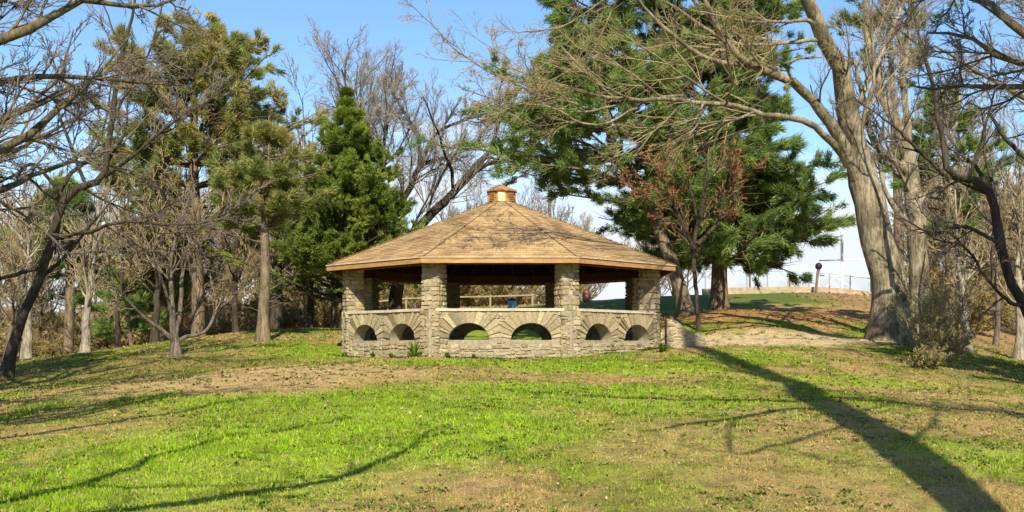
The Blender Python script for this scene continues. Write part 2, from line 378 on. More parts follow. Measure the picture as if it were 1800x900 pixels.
def build_grass():
    g = np.random.default_rng(5)
    n = 700000
    Y = 6.5+ (46-6.5)*g.random(n)**1.7
    X = (g.random(n)*2-1)*(Y*.50+1.5)
    # clumping
    cl = fbm(X*3.2, Y*3.2, 71, 3); keep = (g.random(n) < .35+1.2*sstep(.38, .62, cl)) & ~in_pav(X, Y, 5.0)
    pm = blob(X, Y, 7.6, 34.3, 4.2, 3.4, .35); keep &= g.random(n) > pm*.95
    keep &= g.random(n) > mound_mask(X, Y)*.88
    om = np.maximum(blob(X, Y, 8.5, 45, 6.5, 5.5, .4), 0); keep &= g.random(n) > om*.7
    X = X[keep]; Y = Y[keep]; n = len(X); cl = cl[keep]
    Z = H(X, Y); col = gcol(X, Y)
    gre = (col[:, 1]/(col[:, 0]+1e-3)); tall = .55+.55*sstep(.9, 1.7, gre)
    hh = (.022+.035*g.random(n)+.05*(g.random(n) < .05))*tall*(.7+.6*cl)*(1+.25*(Y-8)/20)
    ww = (.004+.006*g.random(n))*(1+(Y-8)/9)
    a = g.random(n)*2*PI; s = np.stack([np.cos(a), np.sin(a), 0*a], 1)
    lean = g.normal(size=(n, 3))*.45; lean[:, 2] = 1; lean = nrm(lean)
    B = np.stack([X, Y, Z-.006], 1)
    V = np.stack([B-s*ww[:, None], B+s*ww[:, None], B+lean*hh[:, None]], 1).reshape(-1, 3)
    k = (.62+.75*g.random((n, 1)))
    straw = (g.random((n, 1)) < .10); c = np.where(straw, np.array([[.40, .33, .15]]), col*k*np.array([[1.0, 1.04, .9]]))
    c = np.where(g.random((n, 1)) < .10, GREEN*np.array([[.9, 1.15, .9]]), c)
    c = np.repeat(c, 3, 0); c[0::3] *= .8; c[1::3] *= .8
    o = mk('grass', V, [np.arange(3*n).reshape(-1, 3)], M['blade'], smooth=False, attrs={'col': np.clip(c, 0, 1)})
    o['kind'] = 'stuff'; o['label'] = 'patchy spring grass growing over the sloping lawn'
    # broad dark weed rosettes
    n = 6500; Y = 7+33*g.random(n)**1.4; X = (g.random(n)*2-1)*(Y*.48+1); q = ~in_pav(X, Y, 5.2) & (vnoise(X*1.1, Y*1.1, 77) > .52); X = X[q]; Y = Y[q]; n = len(X); m = 9
    ee = []
    for k in (0, 1, 7):
        a0, a1 = [math.radians(-112.5+45*q) for q in (k, k+1)]
        for q in range(230):
            u = g.random(); rr = 5.0+abs(g.normal())*.13
            if vnoise(np.array([u*5+k*7.]), np.array([.5]), 12)[0] < .42: continue
            ee.append((PCX+rr*(math.cos(a0)*(1-u)+math.cos(a1)*u), PCY+rr*(math.sin(a0)*(1-u)+math.sin(a1)*u)))
    ee = np.array(ee); X = np.concatenate([X, ee[:, 0]]); Y = np.concatenate([Y, ee[:, 1]]); n = len(X)
    X = np.repeat(X, m)+g.normal(size=n*m)*.035; Y = np.repeat(Y, m)+g.normal(size=n*m)*.035; nn = n*m; Z = H(X, Y)
    a = g.random(nn)*2*PI; d = np.stack([np.cos(a), np.sin(a), .25+.5*g.random(nn)], 1); s = np.stack([-np.sin(a), np.cos(a), 0*a], 1)
    L = (.022+.028*g.random(nn))[:, None]*(1+(Y[:, None]-8)/40); B = np.stack([X, Y, Z], 1)
    V = np.stack([B, B+d*L*.5+s*L*.28, B+d*L, B+d*L*.5-s*L*.28], 1).reshape(-1, 3)
    c = np.repeat(np.array([.075, .15, .016])*(.6+.8*np.repeat(g.random((n, 1)), m, 0)), 4, 0)
    o = mk('lawn_weeds', V, [np.arange(4*nn).reshape(-1, 4)], M['blade'], smooth=False, attrs={'col': c}); o['kind'] = 'stuff'; o['label'] = 'low green weeds dotted through the lawn'
    # fallen leaves and litter
    n = 20000; Y = np.concatenate([7+22*g.random(9000)**1.2, 30+38*g.random(n-9000)]); X = (g.random(n)*2-1)*(Y*.48+1)
    wood_ = ((Y > 36) & ((X < -6-(42-Y)*.3) | (X > 14))) | ((Y > 38) & (Y < 50) & (X > 3)) | (Y < 30)
    q = wood_ & ~in_pav(X, Y); X = X[q]; Y = Y[q]; n = len(X); Z = H(X, Y)+.015
    a = g.random(n)*2*PI; tl = g.normal(size=(n, 2))*.35
    d = np.stack([np.cos(a), np.sin(a), tl[:, 0]], 1); s = np.stack([-np.sin(a), np.cos(a), tl[:, 1]], 1); L = (.009+.014*g.random(n))[:, None]*(1+(Y[:, None]-8)/14); B = np.stack([X, Y, Z+.01], 1)
    V = np.stack([B-d*L, B-s*L*.6, B+d*L, B+s*L*.6], 1).reshape(-1, 3)
    pal = np.array([[.30, .17, .07], [.20, .11, .05], [.34, .23, .11], [.12, .07, .035], [.36, .27, .14]]); c = np.repeat(pal[g.integers(0, 5, n)]*(.8+.4*g.random((n, 1))), 4, 0)
    o = mk('leaf_litter', V, [np.arange(4*n).reshape(-1, 4)], M['litter'], smooth=False, attrs={'col': c}); o['kind'] = 'stuff'; o['label'] = 'dry fallen leaves scattered over the slope'
build_grass()

# ------------------------------------------------------------------ pavilion
ZB = h1(PCX, PCY-4.7)      # ground level at the front wall
Z0 = EYE-.12               # design base
M['mortar'] = plain('mortar', (.27, .235, .17), .95, var=.3, sc=10, bs=.5)
def build_pavilion():
    R = 4.9; RE = 5.3; T = .38
    root = thing('stone_pavilion', 'octagonal fieldstone picnic pavilion with arched openings and tan shingle roof', 'pavilion', (PCX, PCY, Z0))
    c = np.array([PCX, PCY, 0])
    ang = [math.radians(-112.5+45*k) for k in range(8)]
    cor = lambda k, r: c+np.array([math.cos(ang[k % 8]), math.sin(ang[k % 8]), 0])*r
    ztop = Z0+1.20; sill = Z0+.45; aw, ah = .53, .44
    g = np.random.default_rng(3)
    for k in range(8):
        if k == 2: continue
        A = cor(k, R-.05); B = cor(k+1, R-.05); L = np.linalg.norm(B-A); t = (B-A)/L; nrmv = np.array([t[1], -t[0], 0])  # outward
        cs = [L/2-.81, L/2+.81]
        xs = set(np.linspace(0, L, 40)); 
        for q in cs: xs |= set(q+aw*np.cos(np.linspace(0, PI, 25)))
        xs = np.array(sorted(xs)); 
        xs = xs[np.concatenate([[True], np.diff(xs) > 1e-4])]
        mb = MB()
        def top(x):
            for q in cs:
                if abs(x-q) < aw-1e-6: return sill+ah*math.sqrt(1-((x-q)/aw)**2)
            return sill
        def hole(x0, x1):
            m = (x0+x1)/2
            return any(abs(m-q) < aw for q in cs)
        def pt(x, d, z): return A+t*x-nrmv*d+np.array([0, 0, z])
        zlow = Z0-.7
        def col(x0, x1, za0, za1, zb0, zb1):
            n = max(1, int((zb0-za0)/.12))
            for i in range(n):
                l0 = za0+(zb0-za0)*i/n; l1 = za0+(zb0-za0)*(i+1)/n; r0 = za1+(zb1-za1)*i/n; r1 = za1+(zb1-za1)*(i+1)/n
                mb.add([pt(x0, 0, l0), pt(x1, 0, r0), pt(x1, 0, r1), pt(x0, 0, l1)], [(0, 1, 2, 3)])
                mb.add([pt(x0, T, l0), pt(x1, T, r0), pt(x1, T, r1), pt(x0, T, l1)], [(3, 2, 1, 0)])
        for x0, x1 in zip(xs[:-1], xs[1:]):
            if hole(x0, x1):
                a0 = [top(x0), top(x1)]
                col(x0, x1, zlow, zlow, sill, sill); col(x0, x1, a0[0], a0[1], ztop, ztop)
                mb.add([pt(x0, 0, a0[0]), pt(x1, 0, a0[1]), pt(x1, T, a0[1]), pt(x0, T, a0[0])], [(0, 1, 2, 3)])
                mb.add([pt(x0, 0, sill), pt(x1, 0, sill), pt(x1, T, sill), pt(x0, T, sill)], [(3, 2, 1, 0)])
            else:
                col(x0, x1, zlow, zlow, ztop, ztop)
            mb.add([pt(x0, 0, ztop), pt(x1, 0, ztop), pt(x1, T, ztop), pt(x0, T, ztop)], [(0, 1, 2, 3)])
        w = mb.build('wall', M['mortar'], root)
        # roughen face stones
        # coping
        cp_ = MB(); pos = .18
        while pos < L-.18:
            ln = min(.55+.35*g.random(), L-.18-pos); 
            if ln < .2: break
            cp_.obox(pt(pos+.004, T/2, ztop+.038), pt(pos+ln-.004, T/2, ztop+.038+g.normal()*.002), T+.1+g.normal()*.008, .07); pos += ln
        cobj = cp_.build('coping', M['coping'], root); cobj.parent = w
        # voussoirs (each a long wedge-shaped stone) on the outer and the inner face
        arch_sets = []
        for q in cs:
            vb = MB(); arch_sets.append(vb)
            n = 14; cut = np.cumsum(np.concatenate([[0], .6+.8*g.random(n)])); cut = cut/cut[-1]
            for i in range(n):
                a0 = PI*(.03+.94*cut[i])+.018; a1 = PI*(.03+.94*cut[i+1])-.018; am = (a0+a1)/2
                ro = .34+.12*g.random()+.05*(i % 2); ro *= 1.0 if abs(am-PI/2) > .3 else .75
                side_in = (math.cos(am) > 0) == (q < L/2)
                if side_in: ro = min(ro, (.80-aw*abs(math.cos(am)))/max(abs(math.cos(am)), .3)*.95) if abs(math.cos(am)) > .35 else ro
                zt = sill+(ah)*math.sin(am); ro = min(ro, (ztop-.02-zt)/max(math.sin(am), .2))
                ro = max(ro, .12); pr = .016+.03*g.random()
                def ring(a, r): return (q+(aw+r)*math.cos(a), sill+(ah+r)*math.sin(a))
                for d0, d1 in ((-pr, .10), (T+pr*.6, T-.05)):
                    prof = [ring(a0, .008), ring(a1, .008), ring(a1-.01, ro), ring(a0+.01, ro)]
                    V = [pt(x, d0, z) for x, z in prof]+[pt(x, d1, z) for x, z in prof]
                    vb.add(V, [(0, 3, 2, 1), (0, 1, 5, 4), (1, 2, 6, 5), (2, 3, 7, 6), (3, 0, 4, 7)], g.random())
        fs = MB(); z = zlow+.1
        while z < ztop-.05:
            ch = min(.065+.075*g.random(), ztop-.005-z); x = .02+.1*g.random()
            while x < L-.06:
                ln = min(.10+.20*g.random()**1.2, L-.03-x); xm, zm = x+ln/2, z+ch/2
                ok = True
                for q in cs:
                    if zm > sill-.0 and (abs(xm-q)/(aw+.27+ln*.4))**2+((zm-sill)/(ah+.30))**2 < 1: ok = False
                    if z+ch > sill and z < sill+.05 and abs(xm-q) < aw+ln/2: ok = False
                if ok:
                    for dd, sg in ((0, 1), (T, -1)):
                        pr = .008+.028*g.random(); jj = lambda a=.014: g.normal()*a*.6
                        o4 = [(x+.008, z+.008), (x+ln-.008, z+.008), (x+ln-.008, z+ch-.008), (x+.008, z+ch-.008)]
                        ins = [(1, 1), (-1, 1), (-1, -1), (1, -1)]
                        dz = .022*math.sin(x*2.1+z*5+k)+.010*g.normal(); o4 = [(a+jj(), min(b+jj()+dz, ztop-.004)) for a, b in o4]
                        f4 = [(a+i_*(.010+.014*g.random()), b+j_*(.010+.012*g.random())) for (a, b), (i_, j_) in zip(o4, ins)]
                        V = [pt(a, dd+sg*.01, b) for a, b in o4]+[pt(a, dd-sg*(pr+g.normal()*.004), b) for a, b in f4]
                        Fq_ = [(4, 5, 6, 7), (0, 1, 5, 4), (1, 2, 6, 5), (2, 3, 7, 6), (3, 0, 4, 7)]
                        fs.add(V, Fq_ if sg > 0 else [f[::-1] for f in Fq_], g.random())
                x += ln
            z += ch
        o = fs.build('facing_stones', M['vous'], root); o.parent = w
        for vb in arch_sets: v = vb.build('arch_stones', M['vous'], root); v.parent = w
    # pillars
    for k in range(8):
        p = cor(k, R-.36); rad = nrm(p-c); tn = np.array([-rad[1], rad[0], 0])
        ns = 30; hw = .235; zz = np.linspace(Z0-.7, Z0+2.46, ns); m = 6
        prof = []
        for (ax, ay), (bx, by) in zip([(-1,-1),(1,-1),(1,1),(-1,1)], [(1,-1),(1,1),(-1,1),(-1,-1)]):
            for i in range(m): u = i/m; prof.append((ax+(bx-ax)*u, ay+(by-ay)*u))
        prof = np.array(prof)*hw; n = len(prof); V = []
        for z in zz:
            fl = 1.12 if z < Z0+1.25 else 1.0
            nn = (fbm(prof[:, 0]*7+k*5+z*0, prof[:, 1]*7+z*9, 5+k, 3)-.5)*.10
            r = 1-.09*(np.abs(prof).min(1) > hw*.95)
            q = prof*fl*r[:, None]*(1+nn/hw)[:, None]
            V.append(p+q[:, :1]*tn+q[:, 1:]*rad+np.array([0, 0, z]))
        V = np.concatenate(V); i = np.arange(n); j = (i+1) % n; s = np.arange(ns-1)[:, None]*n
        Fq = np.stack([s+i, s+j, s+n+j, s+n+i], -1).reshape(-1, 4)
        po = mk('pillar', V, [Fq, (np.arange(n)+(ns-1)*n)[None]], M['mortar'], root, smooth=False)
        fs = MB(); z = Z0-.6
        while z < Z0+2.4:
            ch = min(.07+.09*g.random(), Z0+2.46-z); hw2 = hw*(1.12 if z+ch/2 < Z0+1.25 else 1.0)
            for sd in range(4):
                ca, sa = [(1, 0), (0, 1), (-1, 0), (0, -1)][sd]; ax = tn*ca+rad*sa; ou = rad*ca-tn*sa   # along, outward
                x = -hw2-.012*(sd % 2 == 0)
                cuts = [x]; 
                while cuts[-1] < hw2-.09: cuts.append(min(cuts[-1]+.10+.16*g.random(), hw2+.012))
                if cuts[-1] < hw2: cuts[-1] = hw2+.012
                for xa, xb in zip(cuts[:-1], cuts[1:]):
                    pr = .006+.026*g.random(); jj = lambda: g.normal()*.006
                    o4 = [(xa+.006+jj(), z+.004+jj()*1.6), (xb-.006+jj(), z+.007+jj()), (xb-.006+jj(), z+ch-.007+jj()), (xa+.006+jj(), z+ch-.007+jj())]
                    f4 = [(a+i_*(.008+.014*g.random()), b+j_*(.008+.012*g.random())) for (a, b), (i_, j_) in zip(o4, [(1, 1), (-1, 1), (-1, -1), (1, -1)])]
                    V = [p+ax*a+ou*(hw2-.03)+[0, 0, b] for a, b in o4]+[p+ax*a+ou*(hw2+pr)+[0, 0, b] for a, b in f4]
                    fs.add(V, [(4, 5, 6, 7), (0, 1, 5, 4), (1, 2, 6, 5), (2, 3, 7, 6), (3, 0, 4, 7)], g.random())
            z += ch
        o = fs.build('facing_stones', M['vous'], root); o.parent = po
    # floor slab
    a8 = np.array([cor(k, R-.1) for k in range(8)]); V = np.concatenate([a8+[0, 0, Z0-.6], a8+[0, 0, Z0+.02]])
    sl = mk('floor_slab', V, [np.array([(i, (i+1) % 8, 8+(i+1) % 8, 8+i) for i in range(8)]), np.arange(8, 16)[None]], M['concrete'], root, False)
    # ring beams, tie beams
    zb = Z0+2.40
    for k in range(8):
        b = MB(); b.obox(cor(k, R-.22)+[0, 0, zb+.16], cor(k+1, R-.22)+[0, 0, zb+.16], .2, .26); b.build('ring_beam', M['beam'], root)
    zap = EYE+4.60; ze = EYE+2.42
    slope = (zap-ze)/RE
    apex = c+[0, 0, zap]
    for k in range(8):
        b = MB(); b.obox(cor(k, RE-.1)+[0, 0, ze-.02], c+[0, 0, zap-.22]+(cor(k, RE)-c)*.04, .11, .18); b.build('hip_rafter', M['beam'], root)
    for k in range(8):
        for u in (.2, .4, .6, .8):
            A = cor(k, RE-.06)*(1-u)+cor(k+1, RE-.06)*u
            f = 1-abs(u-.5)*1.5
            Bp = A+(c-A)*f; 
            b = MB(); b.obox(A+[0, 0, ze-.03], [Bp[0], Bp[1], ze-.1+(zap-ze)*f], .05, .14); b.build('rafter', M['beam'], root)
    # roof: stepped shingle courses on eight facets
    roof = MB(); UV = []
    nC = 34
    for k in range(8):
        E0 = cor(k, RE)+[0, 0, ze]; E1 = cor(k+1, RE)+[0, 0, ze]
        mid = (E0+E1)/2; up = nrm(np.cross(E1-E0, apex-mid)); up = up if up[2] > 0 else -up
        for i in range(nC):
            f0 = i/nC; f1 = min((i+1)/nC+.004, .985)
            a0, a1 = E0+(apex-E0)*f0, E1+(apex-E1)*f0; b0, b1 = E0+(apex-E0)*f1, E1+(apex-E1)*f1
            nb = max(2, int(np.linalg.norm(a1-a0)/.35))
            for q in range(nb):
                u0, u1 = q/nb, (q+1)/nb; jt = g.random()*.006
                p0 = a0+(a1-a0)*u0+up*(.042+jt); p1 = a0+(a1-a0)*u1+up*(.042+jt); p2 = b0+(b1-b0)*u1+up*.024; p3 = b0+(b1-b0)*u0+up*.024
                q0 = a0+(a1-a0)*u0+up*.006; q1 = a0+(a1-a0)*u1+up*.006
                roof.add([p0, p1, p2, p3, q0, q1], [(0, 1, 2, 3), (4, 5, 1, 0)], g.random())
    ro = roof.build('roof', M['shingle'], root)
    hip = MB()
    for k in range(8):
        E = cor(k, RE+.02)+[0, 0, ze]; n = 24
        for i in range(n):
            a = E+(apex-E)*(i/n*.95); b_ = E+(apex-E)*((i+1.15)/n*.95)
            hip.obox(a+[0, 0, .058], b_+[0, 0, .042], .16, .006)
    hip.build('hip_cap', M['shingle'], root).parent = ro
    dk = MB()
    for k in range(8):
        E0 = cor(k, RE-.03)+[0, 0, ze-.012]; E1 = cor(k+1, RE-.03)+[0, 0, ze-.012]; dk.add([E0, E1, apex-[0, 0, .03]], [(2, 1, 0)])
    dk.build('roof_decking', M['deck'], root).parent = ro
    for k in range(8):
        b = MB(); b.obox(cor(k, RE-.012)+[0, 0, ze-.055], cor(k+1, RE-.012)+[0, 0, ze-.055], .035, .135); f = b.build('fascia', M['cedar'], root)
        b = MB(); b.obox(cor(k, RE+.015)+[0, 0, ze+.022], cor(k+1, RE+.015)+[0, 0, ze+.022], .05, .014); d = b.build('drip_edge', M['drip'], root); d.parent = f
    # cupola
    zc = zap-.17
    cu = MB(); rc = .40
    def ngon(r, z): return np.array([[c[0]+r*math.cos(a), c[1]+r*math.sin(a), z] for a in ang])
    lo, hi = ngon(rc, zc), ngon(rc, zc+.36)
    cu.add(np.concatenate([lo, hi]), [(i, (i+1) % 8, 8+(i+1) % 8, 8+i) for i in range(8)])
    cup = cu.build('cupola', M['copper'], root)
    for k in range(8):
        A, B = lo[k], lo[(k+1) % 8]; t = B-A; nv = nrm(np.array([t[1], -t[0], 0])); pb = MB()
        pb.obox(A+t*.14+nv*.015+[0, 0, .19], A+t*.86+nv*.015+[0, 0, .19], .03, .28); o = pb.build('cupola_panel', M['cream_sunlit'] if k in (0,) else M['copper'], root); o.parent = cup  # front panel alone is cream: strong sun on that face put into its colour
        lb = MB()
        if k != 0:
            for s in range(5): lb.obox(A+t*.16+nv*.035+[0, 0, .08+s*.052], A+t*.84+nv*.035+[0, 0, .08+s*.052], .03, .022)
            o = lb.build('louvre', M['copper'], root); o.parent = cup
    br = MB(); a, b_, d = ngon(rc+.09, zc+.36), ngon(rc+.09, zc+.40), c+np.array([0, 0, zc+.58])
    br.add(np.concatenate([a, b_, [d]]), [(i, (i+1) % 8, 8+(i+1) % 8, 8+i) for i in range(8)]); br.F.append(np.array([(8+i, 8+(i+1) % 8, 16) for i in range(8)]))
    br.F.append(np.array([(7, 6, 5, 4, 3, 2, 1, 0)]))
    o = br.build('cupola_roof', M['copper'], root); o.parent = cup
    # entrance steps and cheek walls on the right-hand side (open face 2)
    A = cor(2, R); B = cor(3, R)
    for nm, q, sgn in (('cheek_wall', A, 1), ('cheek_wall', B, -1)):
        V = []; Fq = []; n = 12; L = 1.15; th = .42
        for i in range(n+1):
            u = i/n; zt = Z0+1.05-.62*u**1.4+.05*math.sin(u*9)
            if u > .9: zt -= .12*(u-.9)/.1
            for yy in (-th/2, th/2):
                for z in (Z0-.8, zt): V.append([q[0]+.12+L*u, q[1]+yy+ (fbm(np.array([u*6.]), np.array([z*3.]), 4)[0]-.5)*.06, z])
        for i in range(n):
            b0 = i*4; b1 = b0+4
            Fq += [(b0, b1, b1+1, b0+1), (b0+2, b0+3, b1+3, b1+2), (b0+1, b1+1, b1+3, b0+3)]
        Fq += [(n*4, n*4+2, n*4+3, n*4+1)]
        mk(nm, V, [np.array(Fq)], M['stone'], root, False)
    st = MB(); hg = h1(A[0]+1.4, PCY)
    for i in range(3):
        st.box(A[0]-.1+.35*i, A[0]+.25+.35*i, A[1]+.25, B[1]-.25, Z0-.6, Z0+.02-.0*i if i == 0 else Z0-.02-.13*i+.1)
    st.build('entrance_step', M['concrete'], root, False)
    return root

def shingle():
    m, nt, b = newmat('tan_shingles')
    at = N(nt, 'ShaderNodeAttribute', attribute_name='tint'); r = ramp(nt, [(0, (.29, .195, .095)), (.35, (.40, .28, .145)), (.7, (.46, .33, .18)), (1, (.34, .235, .12))]); nt.links.new(at.outputs['Fac'], r.inputs[0])
    n1 = noise(nt, coords(nt), 22, 5, .7); r2 = ramp(nt, [(.3, (.62, .6, .58)), (.7, (1.3, 1.3, 1.3))]); nt.links.new(n1, r2.inputs[0])
    n3 = noise(nt, coords(nt), 1.6, 5); r3 = ramp(nt, [(.35, (.80, .78, .75)), (.65, (1.1, 1.09, 1.08))]); nt.links.new(n3, r3.inputs[0])
    col = mixc(nt, 'MULTIPLY', 1.0, r.outputs[0], r2.outputs[0]); col = mixc(nt, 'MULTIPLY', 1.0, col, r3.outputs[0])
    nt.links.new(col, b.inputs['Base Color']); b.inputs['Roughness'].default_value = .95; bump(nt, b, n1, .5, .02)
    return m
M['shingle'] = shingle()
build_pavilion()

# ------------------------------------------------------------------ trees
def limbset(limbs):
    """limbs: list of point lists (px,py,Y,width_px) -> arrays resampled"""
    P_, R_ = [], []
    for lb in limbs:
        pts = [P(a, b, y) for a, b, y, w in lb]; rad = [w*y/F/2 for a, b, y, w in lb]
        p, r = resample(pts, rad, 24); P_.append(p); R_.append(r)
    return np.array(P_), np.array(R_)
def wob(p, r, g, amt):
    """small kinks along a limb, none at its foot"""
    S = p.shape[1]; n = np.cumsum(g.normal(size=p.shape), 1); n -= n[:, :1]; n -= (n[:, -1:]-n[:, :1])*np.linspace(0, 1, S)[None, :, None]
    return p+n*amt*np.linalg.norm(p[:, -1]-p[:, 0], axis=1)[:, None, None]/S
def flare(V0, p, r):
    pass
def bare_tree(name, label, limbs, bark_m, twig_m, seed, k1=9, k2=7, k3=6, k4=0, l1=.5, l2=.5, l3=.5, l4=.5, up=.05, rmin=.007, group=None, world=False, tmin=.25, cat='tree', ang=.75, root_flare=True, kfirst=None, extra=None):
    g = np.random.default_rng(seed)
    if world: 
        P_, R_ = [], []
        for pts, rad in limbs: p, r = resample(pts, rad, 24); P_.append(p); R_.append(r)
        p0, r0 = np.array(P_), np.array(R_)
    else: p0, r0 = limbset(limbs)
    p0 = wob(p0, r0, g, .08)
    base = p0[0, 0].copy()
    if root_flare:
        zz = (p0[0, :, 2]-base[2]); r0[0] = r0[0]*(1+.55*np.exp(-np.maximum(zz, 0)/.35)); p0[0, 0, 2] -= .25
    root = thing(name, label, cat, base, group)
    Lm = np.linalg.norm(np.diff(p0, axis=1), axis=2).sum(1)
    K = np.maximum(2, np.round(k1*Lm/np.mean(Lm)).astype(int))
    if kfirst is not None: K[0] = kfirst
    c1, q1 = sprout(p0, r0, K, tmin, .99, l1, ang, 10, up, .10, .6, rmin*1.7, g)
    c2, q2 = sprout(c1, q1, k2, .12, 1, l2*1.15, .65, 7, up, .10, .65, rmin*1.2, g)
    V, Fq = tubes(p0, r0, 12)
    sc = fbm(V[:, 0]*5+V[:, 1]*3, V[:, 2]*2.2, 7, 3)-.5
    b1V, b1F = tubes(c1, q1, 6)
    mk('trunk', np.concatenate([V, b1V]), [np.concatenate([Fq, b1F+len(V)])], bark_m, root)
    parts = [tubes(c2, q2, 4)]
    if k3:
        c3, q3 = sprout(c2, q2, k3, .1, 1, l3*1.35, .6, 5, up, .10, .7, rmin, g); parts.append(tubes(c3, q3, 3))
        if k4:
            c4, q4 = sprout(c3, q3, k4, .1, 1, l4*1.3, .6, 3, up, .10, .7, rmin*.8, g); parts.append(tubes(c4, q4, 3))
    Vs, Fs, o = [], [], 0
    for v, f in parts: Vs.append(v); Fs.append(f+o); o += len(v)
    cr = mk('crown', np.concatenate(Vs), [np.concatenate(Fs)], twig_m, root, smooth=True)
    if extra: extra(root, c3, q3, g)
    return root

def needle_tris(pos, d, n, ln, wd, spread, up, g, tint0):
    Np = len(pos); idx = np.repeat(np.arange(Np), n); m = len(idx)
    dd = nrm(d[idx]+g.normal(size=(m, 3))*spread+np.array([0, 0, up]))
    L = ln*(.6+.7*g.random(m))[:, None]; b = pos[idx]+g.normal(size=(m, 3))*ln*.22
    s = nrm(np.cross(dd, g.normal(size=(m, 3))))*wd*(.6+.8*g.random(m))[:, None]
    V = np.stack([b-s, b+s, b+dd*L], 1).reshape(-1, 3)
    t = np.clip(tint0[idx]+g.normal(size=m)*.12, 0, 1)
    return V, np.repeat(t, 3)

def conifer(name, label, trunk, crown_lo, bark_m, leaf_m, seed, nb=60, blen=4, prof=None, droop=.0, elev=.15, k2=12, dens=7, needle=.2, nw=.022, spread=.55, nup=.16, group=None, gold=0, twig=None, k2l=.38, dead=8, cat='pine tree', clump=6, whorl=False, gaps=.42, flat=.95, dm=2.2, wm=1.15, wl=15, tpow=.9, eln=.09):
    g = np.random.default_rng(seed)
    pts, rad = trunk; p0, r0 = resample(pts, rad, 24); base = p0[0].copy()
    p0 = wob(p0[None], r0[None], g, .04)[0]; zz = p0[:, 2]-base[2]; r0 = r0*(1+.5*np.exp(-np.maximum(zz, 0)/.35)); p0[0, 2] -= .25
    root = thing(name, label, cat, base, group)
    top = p0[-1, 2]-base[2]
    # branches along trunk
    t = np.sort(crown_lo+(1-crown_lo)*g.random(nb)**tpow)
    if whorl: t = np.round(t*wl)/wl+g.normal(size=nb)*.003; t = np.clip(t, crown_lo, .995)
    f = t*23; i = np.minimum(f.astype(int), 22); u = (f-i)[:, None]; pos = p0[i]*(1-u)+p0[i+1]*u; rr = r0[i]*(1-u[:, 0])+r0[i+1]*u[:, 0]
    s = (t-crown_lo)/(1-crown_lo); L = blen*np.array([prof(x) for x in s])*(.6+.55*g.random(nb))
    az = np.arange(nb)*2.39996+g.random(nb)*1.2
    # random sectors missing -> uneven outline
    L *= .75+.5*vnoise(az*1.3+seed, s*5, seed)
    el = elev+.45*s**2+g.normal(size=nb)*eln
    d = np.stack([np.cos(az)*np.cos(el), np.sin(az)*np.cos(el), np.sin(el)], 1)
    S1 = 9; br = np.empty((nb, S1+1, 3)); br[:, 0] = pos
    for q in range(S1):
        w = q/S1; d = nrm(d+g.normal(size=(nb, 3))*.07+np.array([0, 0, (-droop*(1-s[:, None])*(1 if w < .6 else -.6)).mean() if droop else .02])); br[:, q+1] = br[:, q]+d*(L/S1)[:, None]
    ra = np.minimum(rr*.45, .012+L*.012); w = np.linspace(0, 1, S1+1)[None]; brr = ra[:, None]*(1-w*.8)
    c2, q2 = sprout(br, brr, k2, .22, 1, k2l, .85, 5, .01, .09, .6, .006, g, flat=flat)
    # dead stubs low on the trunk
    V1, F1 = tubes(p0[None], r0[None], 12); parts = [(V1, F1), tubes(br, brr, 5), tubes(c2, q2, 3)]
    if dead:
        c5, q5 = sprout(p0[None], r0[None], dead, .12, crown_lo+.1, .12, 1.3, 5, -.02, .15, .35, .01, g); parts.append(tubes(c5, q5, 4))
    Vs, Fs, o = [], [], 0
    for v, f_ in parts: Vs.append(v); Fs.append(f_+o); o += len(v)
    mk('trunk', np.concatenate(Vs), [np.concatenate(Fs)], bark_m, root)
    # tips: foliage points along side twigs and branch ends
    M_ = len(c2); ts = g.random((M_, clump))*.75+.25; f = ts*5; i = np.minimum(f.astype(int), 4); u = (f-i)[..., None]; r_ = np.arange(M_)[:, None]
    pos = (c2[r_, i]*(1-u)+c2[r_, i+1]*u).reshape(-1, 3); dd = nrm(c2[r_, i+1]-c2[r_, i]).reshape(-1, 3)
    e = br[:, -3:].reshape(-1, 3); ed = np.repeat(nrm(br[:, -1]-br[:, -2]), 3, 0)
    pos = np.concatenate([pos, e]); dd = np.concatenate([dd, ed])
    cid = vnoise(pos[:, 0]*.8+seed, pos[:, 1]*.8+pos[:, 2]*2.0, seed+3)
    keep = cid > gaps; pos = pos[keep]; dd = dd[keep]; cid = cid[keep]
    tint = np.clip(.05+.7*vnoise(pos[:, 0]*2+9, pos[:, 2]*3+pos[:, 1], seed+8)+gold*(pos[:, 2]-base[2])/top, 0, 1)
    V, tt = needle_tris(pos, dd, int(dens*dm), needle*1.1, nw*wm*.62, spread*.85, nup, g, tint)
    mk('crown', V, [np.arange(len(V)).reshape(-1, 3)], leaf_m, root, smooth=False, attrs={'tint': tt})
    return root

def foot(px, py, Y=None):
    """ground point under image column px at distance Y (or where the sight line meets the ground)"""
    if Y is None: return ground_hit(px, py)
    X = (px-HX)*Y/F; return np.array([X, Y, h1(X, Y)])
def onground(lb):
    a, b, y, w = lb[0]; z = foot(a, b, y)[2]; lb[0] = (a, HY-(z-EYE)*F/y, y, w); return lb

LATE = []
